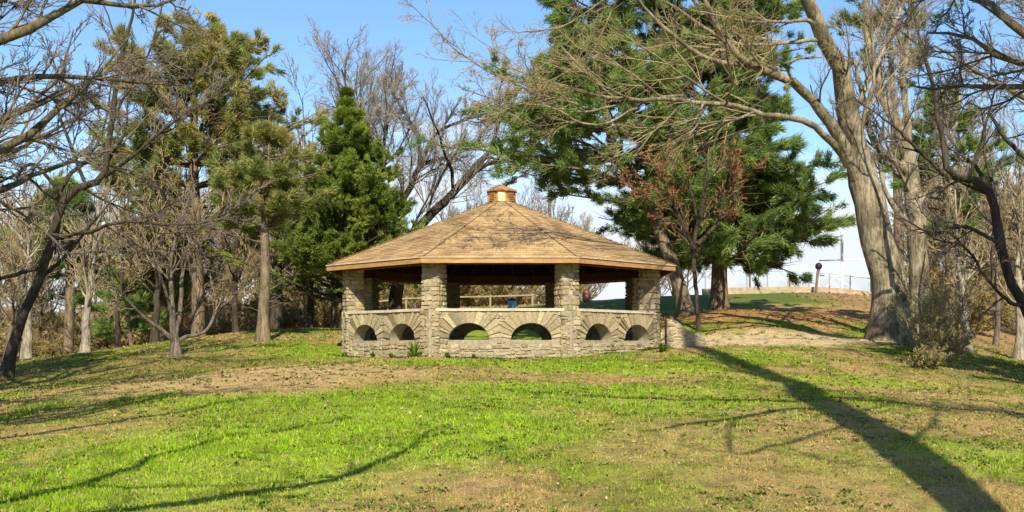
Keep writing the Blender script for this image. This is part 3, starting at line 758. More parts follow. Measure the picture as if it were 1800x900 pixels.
# --- big sycamore on the right
bare_tree('sycamore_tree', 'huge pale olive sycamore forking high beside the dirt path, sweeping limbs to the left', [
    onground([(1566,592,33,68),(1556,500,33,60),(1541,420,33,57),(1522,330,33,53),(1508,270,33,46),(1490,190,32.6,37),(1470,110,32,28),(1430,40,31.5,25),(1395,-60,31,20),(1370,-180,31,14)]),
    [(1520,335,33,26),(1470,240,32.5,21.6),(1420,170,32,17.3),(1370,135,31.5,14.4),(1310,115,31,13),(1270,70,30.5,10.8),(1235,0,30,8.6),(1200,-80,29.5,5)],
    [(1490,290,32.8,15.8),(1440,225,32,12.2),(1380,195,31,10.1),(1300,180,30,8.6),(1200,168,29,7.9),(1100,170,28,6.5),(1020,160,27.5,4.3),(900,120,27,2.2)],
    [(1310,115,31,10.1),(1230,95,30,7.9),(1170,50,29.3,6.5),(1120,0,29,5),(1080,-60,29,2.9)],
    [(1432,45,31.5,9.4),(1410,35,31,6.5),(1360,40,30.3,5),(1305,40,30,3.6),(1230,20,29.5,2.2)],
    [(1200,168,29,5),(1100,180,28,4.3),(1010,200,27.5,3.6),(930,165,27,2.9),(850,120,26.5,2.2),(770,60,26,1.4)],
    [(1120,190,28,4.3),(1040,220,27.4,3.6),(960,190,27,2.9),(880,175,26.5,2.2),(800,150,26,1.4)],
    [(1420,170,32,7.2),(1385,125,31,5),(1400,105,30.6,4.3),(1445,100,30.4,3.6)],
    [(1270,70,30.5,7.2),(1180,10,30,5),(1100,-20,29.5,3.6),(1000,40,29,2.2),(900,60,28.5,1.4)],
    [(1500,200,32.6,10.1),(1540,110,33,7.2),(1580,20,33.5,5.8),(1600,-60,34,3.6)],
    ], M['bark_syc'], M['twig_brown'], 101, k1=8, k2=7, k3=5, k4=3, l1=.42, l2=.5, l3=.5, l4=.6, up=.0, rmin=.0052, tmin=.3, kfirst=7, ang=.6)
# --- second pale trunk
bare_tree('sycamore_tree', 'slimmer pale twin trunk behind the huge sycamore, rising out of olive brush', [
    onground([(1622,600,35,40),(1612,480,35,34),(1600,400,35,32),(1588,300,35,28),(1570,220,35,22),(1545,150,35,16),(1530,70,35,12),(1520,-40,35,8)]),
    [(1590,300,35,16),(1540,255,34.5,12),(1520,180,34,9),(1500,100,34,6)],
    [(1588,300,35,16),(1600,230,35.4,12),(1590,130,35.8,10),(1598,40,36,8),(1590,-60,36,5)],
    [(1600,400,35,12),(1560,340,34.6,8),(1545,270,34.4,6),(1555,200,34,4)],
    [(1600,380,35,9),(1650,300,35,7),(1680,200,35,5),(1690,100,35,3)],
    ], M['bark_syc'], M['twig_grey'], 102, k1=12, k2=8, k3=6, k4=4, l1=.36, up=.05, tmin=.35, kfirst=8)
# --- dark crooked tree, left edge
bare_tree('crooked_tree', 'dark crooked leaning tree at the left edge with a kinked trunk', [
    onground([(8,640,27,20.2),(40,560,27,16.8),(72,470,27,16),(98,400,27,15.1),(106,355,27,14.3),(135,325,27,13.4),(180,310,27,11.8),(188,250,27,10.1),(205,150,27,8.4),(225,60,27,5.9),(240,-40,27,3.4)]),
    [(98,350,27,9.2),(120,310,27.3,7.6),(155,280,27.6,5.9),(180,240,28,4.2),(200,130,28,2.5)],
    [(150,322,27,6.7),(125,260,26.7,5.9),(102,190,26.4,5),(110,170,26.2,4.2),(90,90,26,2.5)],
    [(188,230,27,5.9),(230,150,27,4.2),(270,70,27,3.4),(290,-20,27,1.7)],
    [(185,310,27,7.6),(240,270,26.6,5.9),(300,220,26.3,4.2),(360,180,26,2.5),(430,130,26,1.7)],
    [(110,345,27,6.7),(60,290,26.7,5.9),(20,310,26.3,5),(-40,340,26,3.4)],
    [(72,470,27,8.4),(20,485,26.5,6.7),(-40,500,26,5)],
    [(90,420,27,7.6),(160,410,26,6.7),(220,395,25.6,5),(330,400,25,3.4),(420,380,24.5,1.7)],
    ], M['bark_dark'], M['twig_dark'], 103, k1=9, k2=6, k3=5, k4=3, l1=.40, up=.03, tmin=.25, kfirst=6)
# --- same kind on the right edge
bare_tree('crooked_tree', 'dark crooked tree near the right edge, its trunk kinked towards the sycamore', [
    onground([(1835,640,29,21.8),(1810,560,29,18.5),(1775,480,29,16.8),(1755,410,29,16),(1738,355,29,15.1),(1710,325,29,13.4),(1665,308,29,11.8),(1655,240,29,10.1),(1645,150,29,7.6),(1620,60,29,5),(1600,-20,29,2.5)]),
    [(1745,360,29,8.4),(1720,300,29.3,6.7),(1690,270,29.6,5),(1665,220,30,3.4),(1650,150,30,2.5)],
    [(1700,322,29,6.7),(1725,250,28.6,5),(1742,190,28.3,4.2),(1760,120,28,2.5)],
    [(1660,308,29,6.7),(1610,262,28.6,5.9),(1560,215,28.3,3.4),(1500,170,28,1.7)],
    [(1800,540,29,7.6),(1760,520,28,5.9),(1700,440,27.5,4.2),(1640,420,27,2.5)],
    [(1760,430,29,7.6),(1700,400,28.5,5.9),(1640,410,28,4.2),(1580,380,27.6,2.5)],
    [(1740,200,29,5.9),(1790,265,29,7.6),(1850,320,29,6.7)],
    ], M['bark_dark'], M['twig_dark'], 104, k1=9, k2=6, k3=5, k4=3, l1=.40, up=.03, tmin=.25, kfirst=6)
# --- overhanging boughs: tree standing just outside the frame on the left
bare_tree('overhanging_tree', 'bare olive-barked tree whose boughs arch in from the upper left corner', [
    ([foot(-1400,0,10), P(-1350,300,10.3), P(-1250,-60,10.6), P(-1150,-500,11), P(-1100,-900,11)], [.36,.30,.27,.22,.14]),
    ([P(-1250,-60,10.6), P(-700,-60,11), P(-300,120,11.5), P(-20,78,12), P(60,52,12.2), P(100,18,12.4), P(150,-4,12.6), P(250,8,13), P(380,-20,13.4)], [.16,.12,.085,.06,.05,.04,.034,.02,.01]),
    ([P(-1200,-200,10.8), P(-600,120,11.5), P(-200,160,12.5), P(0,158,13), P(100,148,13.4), P(230,146,14), P(330,150,14.5)], [.12,.09,.06,.04,.03,.02,.01]),
    ([P(-1150,100,10.5), P(-500,360,11.5), P(-100,300,12.2), P(60,232,13), P(110,190,13.4), P(170,140,14), P(230,60,14.5)], [.12,.09,.06,.045,.035,.02,.01]),
    ([P(-1150,-300,10.5), P(-500,60,11.2), P(-60,20,12), P(30,-20,12.5)], [.12,.09,.05,.03]),
    ([P(-1200,60,10.5), P(-500,340,11.8), P(-50,350,13), P(60,312,14), P(130,290,14.5), P(220,298,15)], [.11,.08,.045,.03,.022,.01]),
    ], M['bark_olive'], M['twig_dark'], 105, k1=18, k2=8, k3=6, k4=3, l1=.2, l2=.5, up=.03, world=True, tmin=.3, kfirst=14, rmin=.004)
# --- tree outside the frame on the right: casts the broad trunk shadow
sdir = np.array([-.05, 1.0]); sdir /= np.linalg.norm(sdir)
SEL = math.radians(38)
def sunback(px, py, Yb, hit=None):
    """point on the plane Y=Yb whose shadow falls where sight line (px,py) meets the ground"""
    g_ = ground_hit(px, py) if hit is None else np.array(hit, float)
    k = (g_[1]-Yb)/sdir[1]; return np.array([g_[0]-sdir[0]*k, Yb, g_[2]+k*math.tan(SEL)])
YB = 1.0
q0 = sunback(1760, 940, YB); q1 = sunback(1690, 885, YB); q2 = sunback(1570, 800, YB); q3 = sunback(1480, 728, YB); q4 = sunback(1370, 668, YB); q5 = sunback(1260, 622, YB)
q6 = q5+(q5-q4)*.8+np.array([-.1, 0, 0]); fb = np.array([q0[0]+.25, YB, 0]); fb[2] = h1(fb[0], YB)
b1 = [sunback(x, y, YB-.8) for x, y in ((1415,706),(1300,704),(1190,704),(1080,700),(1010,695),(940,690))]
b2 = [sunback(x, y, YB-.4) for x, y in ((1400,718),(1300,733),(1200,745),(1130,760))]
b3 = [sunback(x, y, YB+.3) for x, y in ((1700,860),(1620,800),(1610,770),(1640,740),(1640,700))]
b4 = [sunback(x, y, YB+.3) for x, y in ((1560,900),(1540,850),(1545,820))]
b5 = [sunback(x, y, YB-.3) for x, y in ((1380,672),(1290,640),(1200,615),(1120,608))]
b6 = [sunback(x, y, YB-.5) for x, y in ((1500,740),(1400,775),(1290,800),(1280,750),(1300,735))]
bare_tree('shade_tree', 'tall thick trunk out of frame on the right, throwing the broad lawn shadow', [
    ([fb, fb*.6+q0*.4+[.1,0,0], q0, q1, q2, q3, q4, q5, q6], [.40,.30,.20,.21,.31,.33,.30,.27,.2]),
    ([q3]+b1, [.16,.14,.12,.10,.085,.06,.03]), ([q3]+b2, [.11,.09,.07,.05,.03]), ([q2]+b3, [.08,.05,.04,.04,.03,.02]), ([q4]+b5, [.14,.11,.08,.06,.04]), ([q3]+b6, [.10,.05,.04,.03,.03,.02])],
    M['bark_olive'], M['twig_dark'], 106, k1=6, k2=4, k3=3, l1=.22, up=.02, world=True, tmin=.45, kfirst=6, rmin=.006)
# boughs at the upper right corner belong to another tree right of frame
bare_tree('overhanging_tree', 'bare tree whose boughs reach in from the upper right corner', [
    ([foot(3100,0,12), P(3060,300,12), P(2950,-100,12), P(2900,-500,12.3)], [.33,.29,.24,.15]),
    ([P(2950,-60,12), P(2400,100,12.2), P(2000,130,12.5), P(1805,62,13), P(1760,25,13.2), P(1730,5,13.4), P(1680,-8,13.8), P(1600,6,14.2)], [.14,.11,.08,.055,.045,.035,.025,.012]),
    ([P(2980,60,12), P(2400,260,12.4), P(1950,180,13), P(1800,155,13.5), P(1700,152,14), P(1600,150,14.6)], [.11,.08,.055,.035,.025,.01]),
    ([P(2980,120,12), P(2400,320,12.4), P(1900,140,13), P(1780,110,13.5), P(1680,60,14), P(1630,58,14.4)], [.10,.08,.05,.03,.022,.01]),
    ], M['bark_olive'], M['twig_dark'], 107, k1=18, k2=8, k3=6, k4=3, l1=.2, up=.03, world=True, tmin=.3, kfirst=10, rmin=.004)
# --- tree left out of frame for foreground branch shadows
YC = 2.2
s1 = [sunback(x, y, YC) for x, y in ((-200,960),(270,893),(450,868),(560,850),(660,815),(730,780),(760,755))]
s2 = [sunback(x, y, YC-.5) for x, y in ((-100,900),(60,870),(180,840),(330,790),(480,760),(620,735))]
s3 = [sunback(x, y, YC-.5) for x, y in ((-200,800),(0,775),(200,745),(330,725),(450,700))]
s4 = [sunback(x, y, YC) for x, y in ((60,868),(250,860),(420,855),(600,838))]
fC = np.array([-7.2, YC, 0]); fC[2] = h1(-7.2, YC)
bare_tree('shade_tree', 'bare tree out of frame to the left whose boughs shade the bright grass', [
    ([fC, fC+[.2, 0, 3], fC+[.1, 0, 6.5], fC+[-.3, .2, 10], fC+[-.3, .2, 13]], [.34, .28, .22, .15, .08]),
    ([fC+[.2, 0, 2.9]]+s1, [.12,.09,.08,.075,.065,.055,.04,.02]), ([fC+[.1, 0, 4.4]]+s2, [.10,.07,.07,.065,.055,.045,.03]), ([fC+[.1, 0, 6]]+s3, [.10,.08,.07,.065,.05,.03]), ([fC+[.2, 0, 3.4]]+s4, [.06,.035,.03,.02,.01])],
    M['bark_olive'], M['twig_dark'], 108, k1=6, k2=4, k3=3, l1=.12, up=.02, world=True, tmin=.35, kfirst=8, rmin=.005)

for nm, fx, fy, hh, sd, lb in (('a', -9.8, 14.5, 13, 601, 'bare tree just outside the left side of the frame, nearer the camera'), ('b', -14.5, 23.5, 14, 602, 'bare tree outside the left side of the frame, beside the shaded slope'), ('c', 13.2, 20.5, 14, 603, 'bare tree outside the right side of the frame, beside the shaded slope')):
    b0 = np.array([fx, fy, h1(fx, fy)]); ls = [([b0, b0+[.1, 0, hh*.3], b0+[-.2, .2, hh*.6], b0+[.1, .3, hh]], [.26, .21, .14, .03])]
    g = np.random.default_rng(sd)
    for q in range(9):
        a = q*2.4+g.random(); u = .2+.07*q; b = b0+[0, 0, hh*u]; l = hh*(.42-.025*q)
        ls.append(([b, b+np.array([math.cos(a)*l*.5, math.sin(a)*l*.5, l*.3]), b+np.array([math.cos(a)*l*.95, math.sin(a)*l*.95, l*.6])], [.12, .07, .02]))
    bare_tree('shade_tree', lb, ls, M['bark_olive'], M['twig_dark'], sd, k1=7, k2=6, k3=4, k4=2, l1=.42, up=.04, world=True, tmin=.2, rmin=.007, kfirst=10)
for fx, fy, sd, lb in ((-12.4, 19.0, 611, 'evergreen just outside the left side of the frame, shading the left slope'), (12.6, 20.0, 612, 'evergreen just outside the right side of the frame, shading the right slope')):
    b0 = np.array([fx, fy, h1(fx, fy)])
    LATE.append(lambda b0=b0, sd=sd, lb=lb: conifer('pine_tree', lb, ([b0, b0+[0, 0, 4.5], b0+[.1, 0, 9], b0+[0, 0, 13]], [.2, .16, .1, .02]), .25, M['bark_pine'], M['pine'], sd, nb=95, blen=3.1, prof=pprof, k2=12, dens=7, clump=6, needle=.2, nw=.02, whorl=True))
# --- small multi-stem tree on left lawn
bare_tree('small_tree', 'small many-stemmed bare tree with low spreading forks on the left lawn', [
    onground([(310,622,30,17),(309,600,30,14),(305,570,30,11),(302,520,30,9),(300,470,30,8),(310,420,30,6),(330,350,30,4)]),
    [(309,602,30,10),(285,580,29.7,8),(268,568,29.5,7),(235,535,29,5),(205,500,28.6,3),(180,450,28.4,2)],
    [(310,604,30,9),(325,592,30.2,7),(360,580,30.5,6),(380,545,30.7,5),(400,530,31,4),(450,480,31.3,2)],
    [(308,590,30,9),(318,550,30.2,8),(322,480,30.4,6),(340,420,30.6,5),(370,360,31,3)],
    [(304,560,30,7),(290,510,29.6,5),(270,450,29.2,4),(240,390,29,3)],
    ], M['bark_grey'], M['twig_tan'], 109, k1=8, k2=6, k3=5, k4=3, l1=.5, up=.05, tmin=.4, kfirst=6, rmin=.006)
# --- bare tree behind pavilion
bare_tree('bare_tree', 'wide-spreading dark bare tree behind the pavilion roof, right of the dark spruce', [
    onground([(690,580,46,26.5),(700,500,46,23.4),(712,440,46,20.3),(740,400,46,17.2),(790,350,46,14.8),(830,300,46,12.5),(860,270,46,10.1),(900,240,46,7),(950,190,46,3.9)]),
    [(705,440,46,15.6),(690,390,46.5,13.3),(720,330,46.5,10.9),(740,290,46.5,8.6),(800,270,46.5,5.5),(850,245,46.5,3.1)],
    [(740,295,46.5,7.8),(735,240,46.8,7),(715,205,47,5.5),(690,160,47,3.1)],
    [(740,290,46.5,7),(765,240,46.4,6.2),(810,215,46.2,4.7),(870,195,46,2.3)],
    [(860,270,46,7.8),(872,230,46,6.2),(878,200,46,4.7),(880,150,46,2.3)],
    [(700,430,46,12.5),(660,350,47,10.1),(640,270,47.5,7.8),(620,200,48,5.5),(600,120,48,3.1)],
    [(690,390,46,10.9),(670,300,47,7.8),(680,220,47.5,6.2),(700,140,48,3.9)],
    [(845,290,46,7),(880,285,46,5.5),(925,272,46,3.1)],
    ], M['bark_dark'], M['twig_grey'], 110, k1=16, k2=9, k3=7, k4=4, l1=.55, l4=.6, up=.05, tmin=.3, kfirst=9, rmin=.007, ang=.65)

# --- conifers
def pprof(x): return (.55+.75*x-.0) if x < .3 else max(.12, (1.0-.9*((x-.3)/.7)**1.5))
def sprof(x): return max(.05, 1-x*.97)
pts = [foot(350,0,44), P(348,500,44), P(345,300,44), P(342,120,44), P(340,48,44)]
conifer('white_pine', 'tall white pine with golden-brown top, broad layered branches, left of the spruce', (pts, [.27,.24,.18,.10,.03]), .28, M['bark_pine'], M['pine_gold'], 201, nb=130, wl=14, eln=.045, blen=5.3, prof=pprof, k2=15, dens=11, clump=8, whorl=True, needle=.23, nw=.021, gold=.30)
pts = [foot(462,0,35), P(464,540,35), P(466,420,35), P(470,320,35), P(474,235,35)]
conifer('white_pine', 'shorter pine with a straight pale trunk at the lawn edge, left of the pavilion', (pts, [.19,.17,.13,.07,.02]), .45, M['bark_pine'], M['pine_gold'], 202, nb=64, blen=2.1, prof=pprof, k2=12, dens=9, clump=6, needle=.19, nw=.018, gold=.15, dead=14)
pts = [foot(612,0,43), P(612,500,43), P(612,350,43), P(610,230,43), P(608,166,43)]
conifer('spruce_tree', 'dark green spruce with tiered upswept boughs behind the pavilion\'s left corner', (pts, [.30,.26,.19,.09,.02]), .12, M['bark_dark'], M['spruce'], 203, nb=200, blen=4.2, prof=lambda x: max(.05, (1-x)**1.05*1.05), elev=.34, k2=14, dens=9, clump=6, needle=.15, nw=.024, spread=.4, nup=.06, cat='spruce tree', gaps=.28, flat=.8, whorl=True, wl=15, eln=.05)
# right big pine
pts = [foot(1207,0,42), P(1185,470,42), P(1165,420,42), P(1125,340,42), P(1080,265,42), P(1062,170,42), P(1056,80,42), P(1052,-60,42), P(1050,-180,42)]
conifer('white_pine', 'pine with a pale bent trunk rising just right of the pavilion roof', (pts, [.27,.24,.22,.18,.16,.13,.1,.07,.02]), .25, M['bark_pine'], M['pine'], 204, nb=140, wl=15, eln=.045, blen=5.2, prof=lambda x: .8+.35*math.sin(x*9) if x < .8 else .7, k2=15, dens=11, clump=8, whorl=True, needle=.24, nw=.022, dead=12)
pts = [foot(1264,0,46), P(1262,470,46), P(1255,300,46), P(1250,150,46), P(1248,-60,46), P(1246,-200,46)]
conifer('white_pine', 'massive dark green pine between the pavilion and the gap of sky', (pts, [.34,.31,.28,.22,.14,.04]), .12, M['bark_pine'], M['pine'], 205, nb=330, tpow=1.2, wl=16, eln=.045, blen=4.0, prof=lambda x: (1.2-x*.9 if x < .3 else .93+.15*math.sin(x*11)) if x < .85 else .75, elev=-.02, k2=15, dens=11, clump=8, whorl=True, needle=.25, nw=.023, dead=8)
pts = [foot(1668,0,40), P(1668,450,40), P(1662,330,40), P(1655,230,40), P(1650,165,40)]
conifer('white_pine', 'small bushy pine behind the crooked tree, right of the sycamore', (pts, [.2,.17,.12,.06,.02]), .42, M['bark_pine'], M['pine'], 206, nb=55, blen=2.4, prof=pprof, k2=12, dens=9, clump=6, needle=.2, nw=.02)
pts = [foot(1580,0,62), P(1575,300,62), P(1565,100,62), P(1560,-60,62)]
conifer('white_pine', 'tall thin-crowned pine far behind the sycamore fork', (pts, [.3,.24,.15,.05]), .62, M['bark_pine'], M['pine_gold'], 207, nb=50, blen=4.0, prof=pprof, k2=11, dens=8, clump=5, needle=.3, nw=.03)
pts = [foot(120,0,48), P(120,450,48), P(118,380,48), P(116,330,48)]
conifer('white_pine', 'low green pine showing behind the crooked tree on the left', (pts, [.22,.18,.1,.03]), .3, M['bark_pine'], M['pine'], 208, nb=50, blen=3.0, prof=pprof, k2=12, dens=8, clump=6, needle=.24, nw=.024)
pts = [foot(232,0,42), P(225,545,42), P(215,500,42), P(210,480,42)]
conifer('pine_sapling', 'young bright green pine sapling between trunks on the left wood edge', (pts, [.07,.05,.03,.01]), .15, M['bark_pine'], M['pine'], 209, nb=32, blen=1.7, prof=sprof, k2=10, dens=8, clump=5, needle=.2, nw=.02, dead=0)
pts = [foot(285,0,47), P(285,500,47), P(283,430,47), P(282,370,47)]
conifer('white_pine', 'small green pine in the shade of the golden-topped white pine', (pts, [.16,.13,.08,.02]), .25, M['bark_pine'], M['pine'], 210, nb=45, blen=2.4, prof=pprof, k2=12, dens=8, clump=6, needle=.22, nw=.022)

for fn in LATE: fn()
# --- red budding tree
def redbuds(root, c3, q3, g):
    pos = c3[:, -2:].reshape(-1, 3); d = np.repeat(nrm(c3[:, -1]-c3[:, -2]), 2, 0); t = g.random(len(pos))
    V, tt = needle_tris(pos, d, 3, .07, .013, .9, 0, g, t)
    mk('buds', V, [np.arange(len(V)).reshape(-1, 3)], M['red'], root, smooth=False, attrs={'tint': tt})
bare_tree('red_maple', 'small maple with reddish buds in front of the massive pine', [
    onground([(1228,560,38,7),(1225,500,38,7),(1222,440,38,7),(1232,380,38,8),(1240,330,38,5),(1245,280,38,3)]),
    [(1224,450,38,8),(1195,390,37.8,6),(1170,330,37.6,4),(1150,290,37.5,2)],
    [(1226,430,38,8),(1265,390,38.1,6),(1295,350,38.2,4),(1320,290,38.3,2)],
    [(1230,400,38,6),(1215,340,38,4),(1200,280,38,3)], [(1262,395,38,5),(1275,330,38,4),(1290,265,38,2)],
    [(1190,385,38,4),(1140,350,38,3),(1100,320,38,2)],
    ], M['bark_dark'], M['twig_brown'], 111, k1=9, k2=6, k3=5, l1=.5, up=.05, tmin=.3, kfirst=5, rmin=.007, extra=redbuds)

# --- individual trunks at the wood edge (slim trees)
def slim(label, px, Y, wpx, lean, top_py, bark_m, seed, name='forest_tree', tw='twig_brown', group=None):
    f = foot(px, 0, Y); hgt = (HY-top_py)*Y/F; w = wpx*Y/F/2
    pt = [f, f+[lean*.25, 0, hgt*.25], f+[lean*.6, .2, hgt*.55], f+[lean, .2, hgt]]
    g = np.random.default_rng(seed); ls = [(pt, [w, w*.85, w*.6, w*.15])]
    for q in range(5):
        a = g.random()*2*PI; u = .3+.12*q; b = np.array(pt[0])*(1-u)+np.array(pt[3])*u; l = hgt*(.38-.04*q)
        ls.append(([b, b+np.array([math.cos(a)*l*.3, math.sin(a)*l*.3, l*.35]), b+np.array([math.cos(a)*l*.55, math.sin(a)*l*.55, l*.9])], [w*.28, w*.18, w*.06]))
    return bare_tree(name, label, ls, M[bark_m], M[tw], seed, k1=7, k2=6, k3=5, l1=.4, up=.05, world=True, tmin=.25, rmin=.010, group=group, kfirst=12)
slim('pale white birch-like trunk lit by the sun at the left wood edge', 150, 36, 15, .4, 330, 'bark_white', 301, 'birch_tree', 'twig_brown')
slim('pale grey trunk standing in the brush behind the crooked tree on the left', 47, 38, 17, -.2, 300, 'bark_white', 302)
slim('thin dark trunk just right of the white birch-like trunk', 207, 41, 9, .2, 330, 'bark_dark', 303)
slim('dark trunk behind the many-stemmed small tree', 271, 40, 13, .3, 300, 'bark_dark', 304)
slim('straight reddish-brown trunk between the small tree and the pale-trunked pine', 414, 42, 11, 0, 300, 'bark_dark', 305)
slim('dark double-width trunk directly right of the pale-trunked pine', 487, 43, 22, .1, 260, 'bark_dark', 306)
slim('slim dark trunk beside the left corner of the pavilion', 546, 44, 12, -.1, 280, 'bark_dark', 307)
slim('leaning grey trunk at the far left of the wood', 5, 42, 10, 1.2, 320, 'bark_grey', 308)
slim('white sunlit trunk at the right wood edge, behind the brush', 1701, 34, 15, -.3, 330, 'bark_white', 309, 'birch_tree', 'twig_brown')
slim('pale grey trunk at the far right edge of the wood', 1792, 36, 16, .2, 320, 'bark_white', 310)
slim('thin grey trunk between the two pale trunks on the right', 1750, 44, 9, .2, 300, 'bark_grey', 311)

# --- background wood: copies of a few bare trees
def copy_tree(root, loc, rz, sc, label=None):
    r = root.copy(); C.objects.link(r); r.location = [float(v) for v in loc]; r.rotation_euler = (0, 0, rz); r.scale = (sc, sc, sc)
    if label: r['label'] = label
    for ch in list(root.children):
        c = ch.copy(); C.objects.link(c); c.parent = r
    return r
def wood_tree(seed, hgt, tw, grp, label, upk=.09):
    g = np.random.default_rng(seed); w = .012*hgt
    f = np.zeros(3); ls = [([f, f+[.1, .1, hgt*.3], f+[.2, -.2, hgt*.6], f+[.0, 0, hgt]], [w, w*.8, w*.5, w*.12])]
    for q in range(8):
        a = g.random()*2*PI; u = .22+.07*q; b = np.array([.1, 0, hgt*u]); l = hgt*(.45-.03*q)
        ls.append(([b, b+np.array([math.cos(a)*l*.35, math.sin(a)*l*.35, l*.35]), b+np.array([math.cos(a)*l*.6, math.sin(a)*l*.6, l*.9])], [w*.45, w*.3, w*.08]))
    return bare_tree('woodland_tree', label, ls, M['bark_olive'], M[tw], seed, k1=9, k2=7, k3=6, k4=3, l1=.45, up=upk, world=True, tmin=.2, rmin=.014, group=grp, kfirst=12, root_flare=False)
GR = 'bare grey-brown trees of the wood in the background'; LB = 'bare grey-brown tree of the distant wood, twigs merging with its neighbours'
srcs = [wood_tree(401, 15, 'twig_brown', GR, LB), wood_tree(402, 13, 'twig_grey', GR, LB), wood_tree(403, 17, 'twig_brown', GR, LB), wood_tree(404, 12, 'twig_tan', GR, LB)]
g = np.random.default_rng(77); spots = []
for i in range(1500):
    Y = 49+66*g.random(); px = g.uniform(-350, 2150)
    if 1255 < px < 1600 : continue
    if 1010 < px <= 1255 and (Y < 95): continue
    if 610 < px <= 1010 and Y < 70: continue
    X = (px-HX)*Y/F
    if all(math.hypot(X-a, Y-b) > 2.3 for a, b, _ in spots): spots.append((X, Y, px))
spots = spots[:160]
for i, (X, Y, px) in enumerate(spots):
    z = h1(X, Y)-.1; s = g.uniform(.75, 1.1)
    if 480 < px < 1300: s *= .66
    if px > 1600 or px < 480: s *= .66
    src = srcs[i % 4] if not (i >= 4 and 600 < px < 1100) else srcs[1]
    if i < 4: src.location = (X, Y, z); src.scale = (s, s, s)
    else: copy_tree(src, (X, Y, z), g.random()*6.28, s)

# --- brush / thicket shrubs
def shrub(name, label, loc, hgt, wid, seed, twm, leaf=None, nst=16, group=None, k=6, ll=.05, dens=2, cat='shrub'):
    g = np.random.default_rng(seed); loc = np.array(loc, float); root = thing(name, label, cat, loc, group)
    a = g.random(nst)*2*PI; S = 8; p = np.empty((nst, S+1, 3)); p[:, 0] = loc+np.stack([np.cos(a), np.sin(a), 0*a], 1)*wid*.12*g.random((nst, 1))-[0, 0, .05]
    d = nrm(np.stack([np.cos(a)*.6*wid/hgt, np.sin(a)*.6*wid/hgt, np.ones(nst)], 1)+g.normal(size=(nst, 3))*.2); L = hgt*(.6+.5*g.random(nst))
    for s in range(S): d = nrm(d+g.normal(size=(nst, 3))*.12); p[:, s+1] = p[:, s]+d*(L/S)[:, None]
    r = np.linspace(.012, .004, S+1)[None]*np.ones((nst, 1))*max(1, hgt/1.8)
    c1, q1 = sprout(p, r, k, .15, 1, .45, .7, 5, .04, .14, .7, .006, g); c2, q2 = sprout(c1, q1, k, .1, 1, .5, .7, 3, .02, .15, .7, .005, g)
    parts = [tubes(p, r, 5), tubes(c1, q1, 3), tubes(c2, q2, 3)]; Vs, Fs, o = [], [], 0
    for v, f in parts: Vs.append(v); Fs.append(f+o); o += len(v)
    mk('stems', np.concatenate(Vs), [np.concatenate(Fs)], twm, root)
    if leaf is not None:
        pos = c2.reshape(-1, 3); dd = nrm(np.repeat(c2[:, -1]-c2[:, 0], c2.shape[1], 0))
        V, tt = needle_tris(pos, dd, dens, ll, ll*.3, 1.0, .1, g, g.random(len(pos)))
        mk('leaves', V, [np.arange(len(V)).reshape(-1, 3)], leaf, root, smooth=False, attrs={'tint': tt})
    return root
SG = 'tangled bare shrubs under the wood'; SL = 'tangled tan bare shrub in the undergrowth of the wood'
ss = [shrub('bare_shrub', SL, (0, 0, 0), 2.6, 2.4, 501, M['twig_tan'], M['brush'], group=SG, nst=22, dens=3, ll=.11), shrub('bare_shrub', SL, (0, 0, 0), 2.0, 2.6, 502, M['twig_brown'], M['brush'], group=SG, nst=22, dens=3, ll=.10), shrub('bare_shrub', SL, (0, 0, 0), 3.2, 2.2, 503, M['twig_tan'], None, group=SG, nst=26)]
g = np.random.default_rng(88); n = 0
for i in range(2000):
    px = g.uniform(-200, 2000); Y = g.uniform(44, 85)
    if 600 < px < 1630 and not (px < 1010 and Y > 68): continue
    if px <= 600 and Y < 46+(px/600)*6: continue
    X = (px-HX)*Y/F; z = h1(X, Y)-.05; s = g.uniform(.7, 1.35); src = ss[n % 3]
    if n < 3: src.location = (X, Y, z); src.scale = (s, s, s)
    else: copy_tree(src, (X, Y, z), g.random()*6.28, s)
    n += 1
    if n >= 170: break
# brush at the foot of the second sycamore trunk
for px, Y, hh, ww, sd, lb in ((1655, 31.5, 2.3, .8, 511, 'tallest ragged brush of thin tan stems below the slimmer pale trunk'), (1622, 30.0, 1.7, .8, 512, 'middling dry brush leaning against the foot of the slimmer pale trunk'), (1668, 29.0, 1.2, .9, 513, 'low olive-tan brush on the right of the ragged brush'), (1632, 26.5, .6, .8, 514, 'lowest tuft of dry brush, nearest the camera')):
    shrub('dry_brush', lb, foot(px, 0, Y), hh, ww, sd, M['twig_tan'], M['brush_tan'], nst=22, dens=1, ll=.06, k=5, group='dry brush below the slimmer pale trunk')
# plants at the pavilion's foot
f = foot(728, 0, 29.25)
def spiky(label, f, n, L, seed, name='spiky_plant', mat=None):
    g = np.random.default_rng(seed); a = g.random(n)*2*PI; e = .3+g.random(n)*1.1
    d = np.stack([np.cos(a)*np.cos(e), np.sin(a)*np.cos(e), np.sin(e)], 1); s = np.stack([-np.sin(a), np.cos(a), 0*a], 1)*.018; l = (L*(.6+.5*g.random(n)))[:, None]
    b = np.array(f); dz = np.array([0, 0, 1.])
    V = np.stack([b-s, b+s, b+d*l*.55+s*.9+dz*.02, b+d*l*.55-s*.9+dz*.02, b+d*l-dz*l*.08], 1).reshape(-1, 3)
    i = np.arange(n)*5; Fq = np.stack([i, i+1, i+2, i+3], 1); Ft = np.stack([i+3, i+2, i+4], 1)
    me = mk(name, V-b, [Fq, Ft], mat or M['shrub'], None, False, {'tint': np.repeat(g.random(n), 5)}); me.location = [float(x) for x in f]
    tag(me, label, 'plant'); return me
spiky('spiky yellow-green plant growing against the wall beside the left front pillar', f, 60, .55, 521)
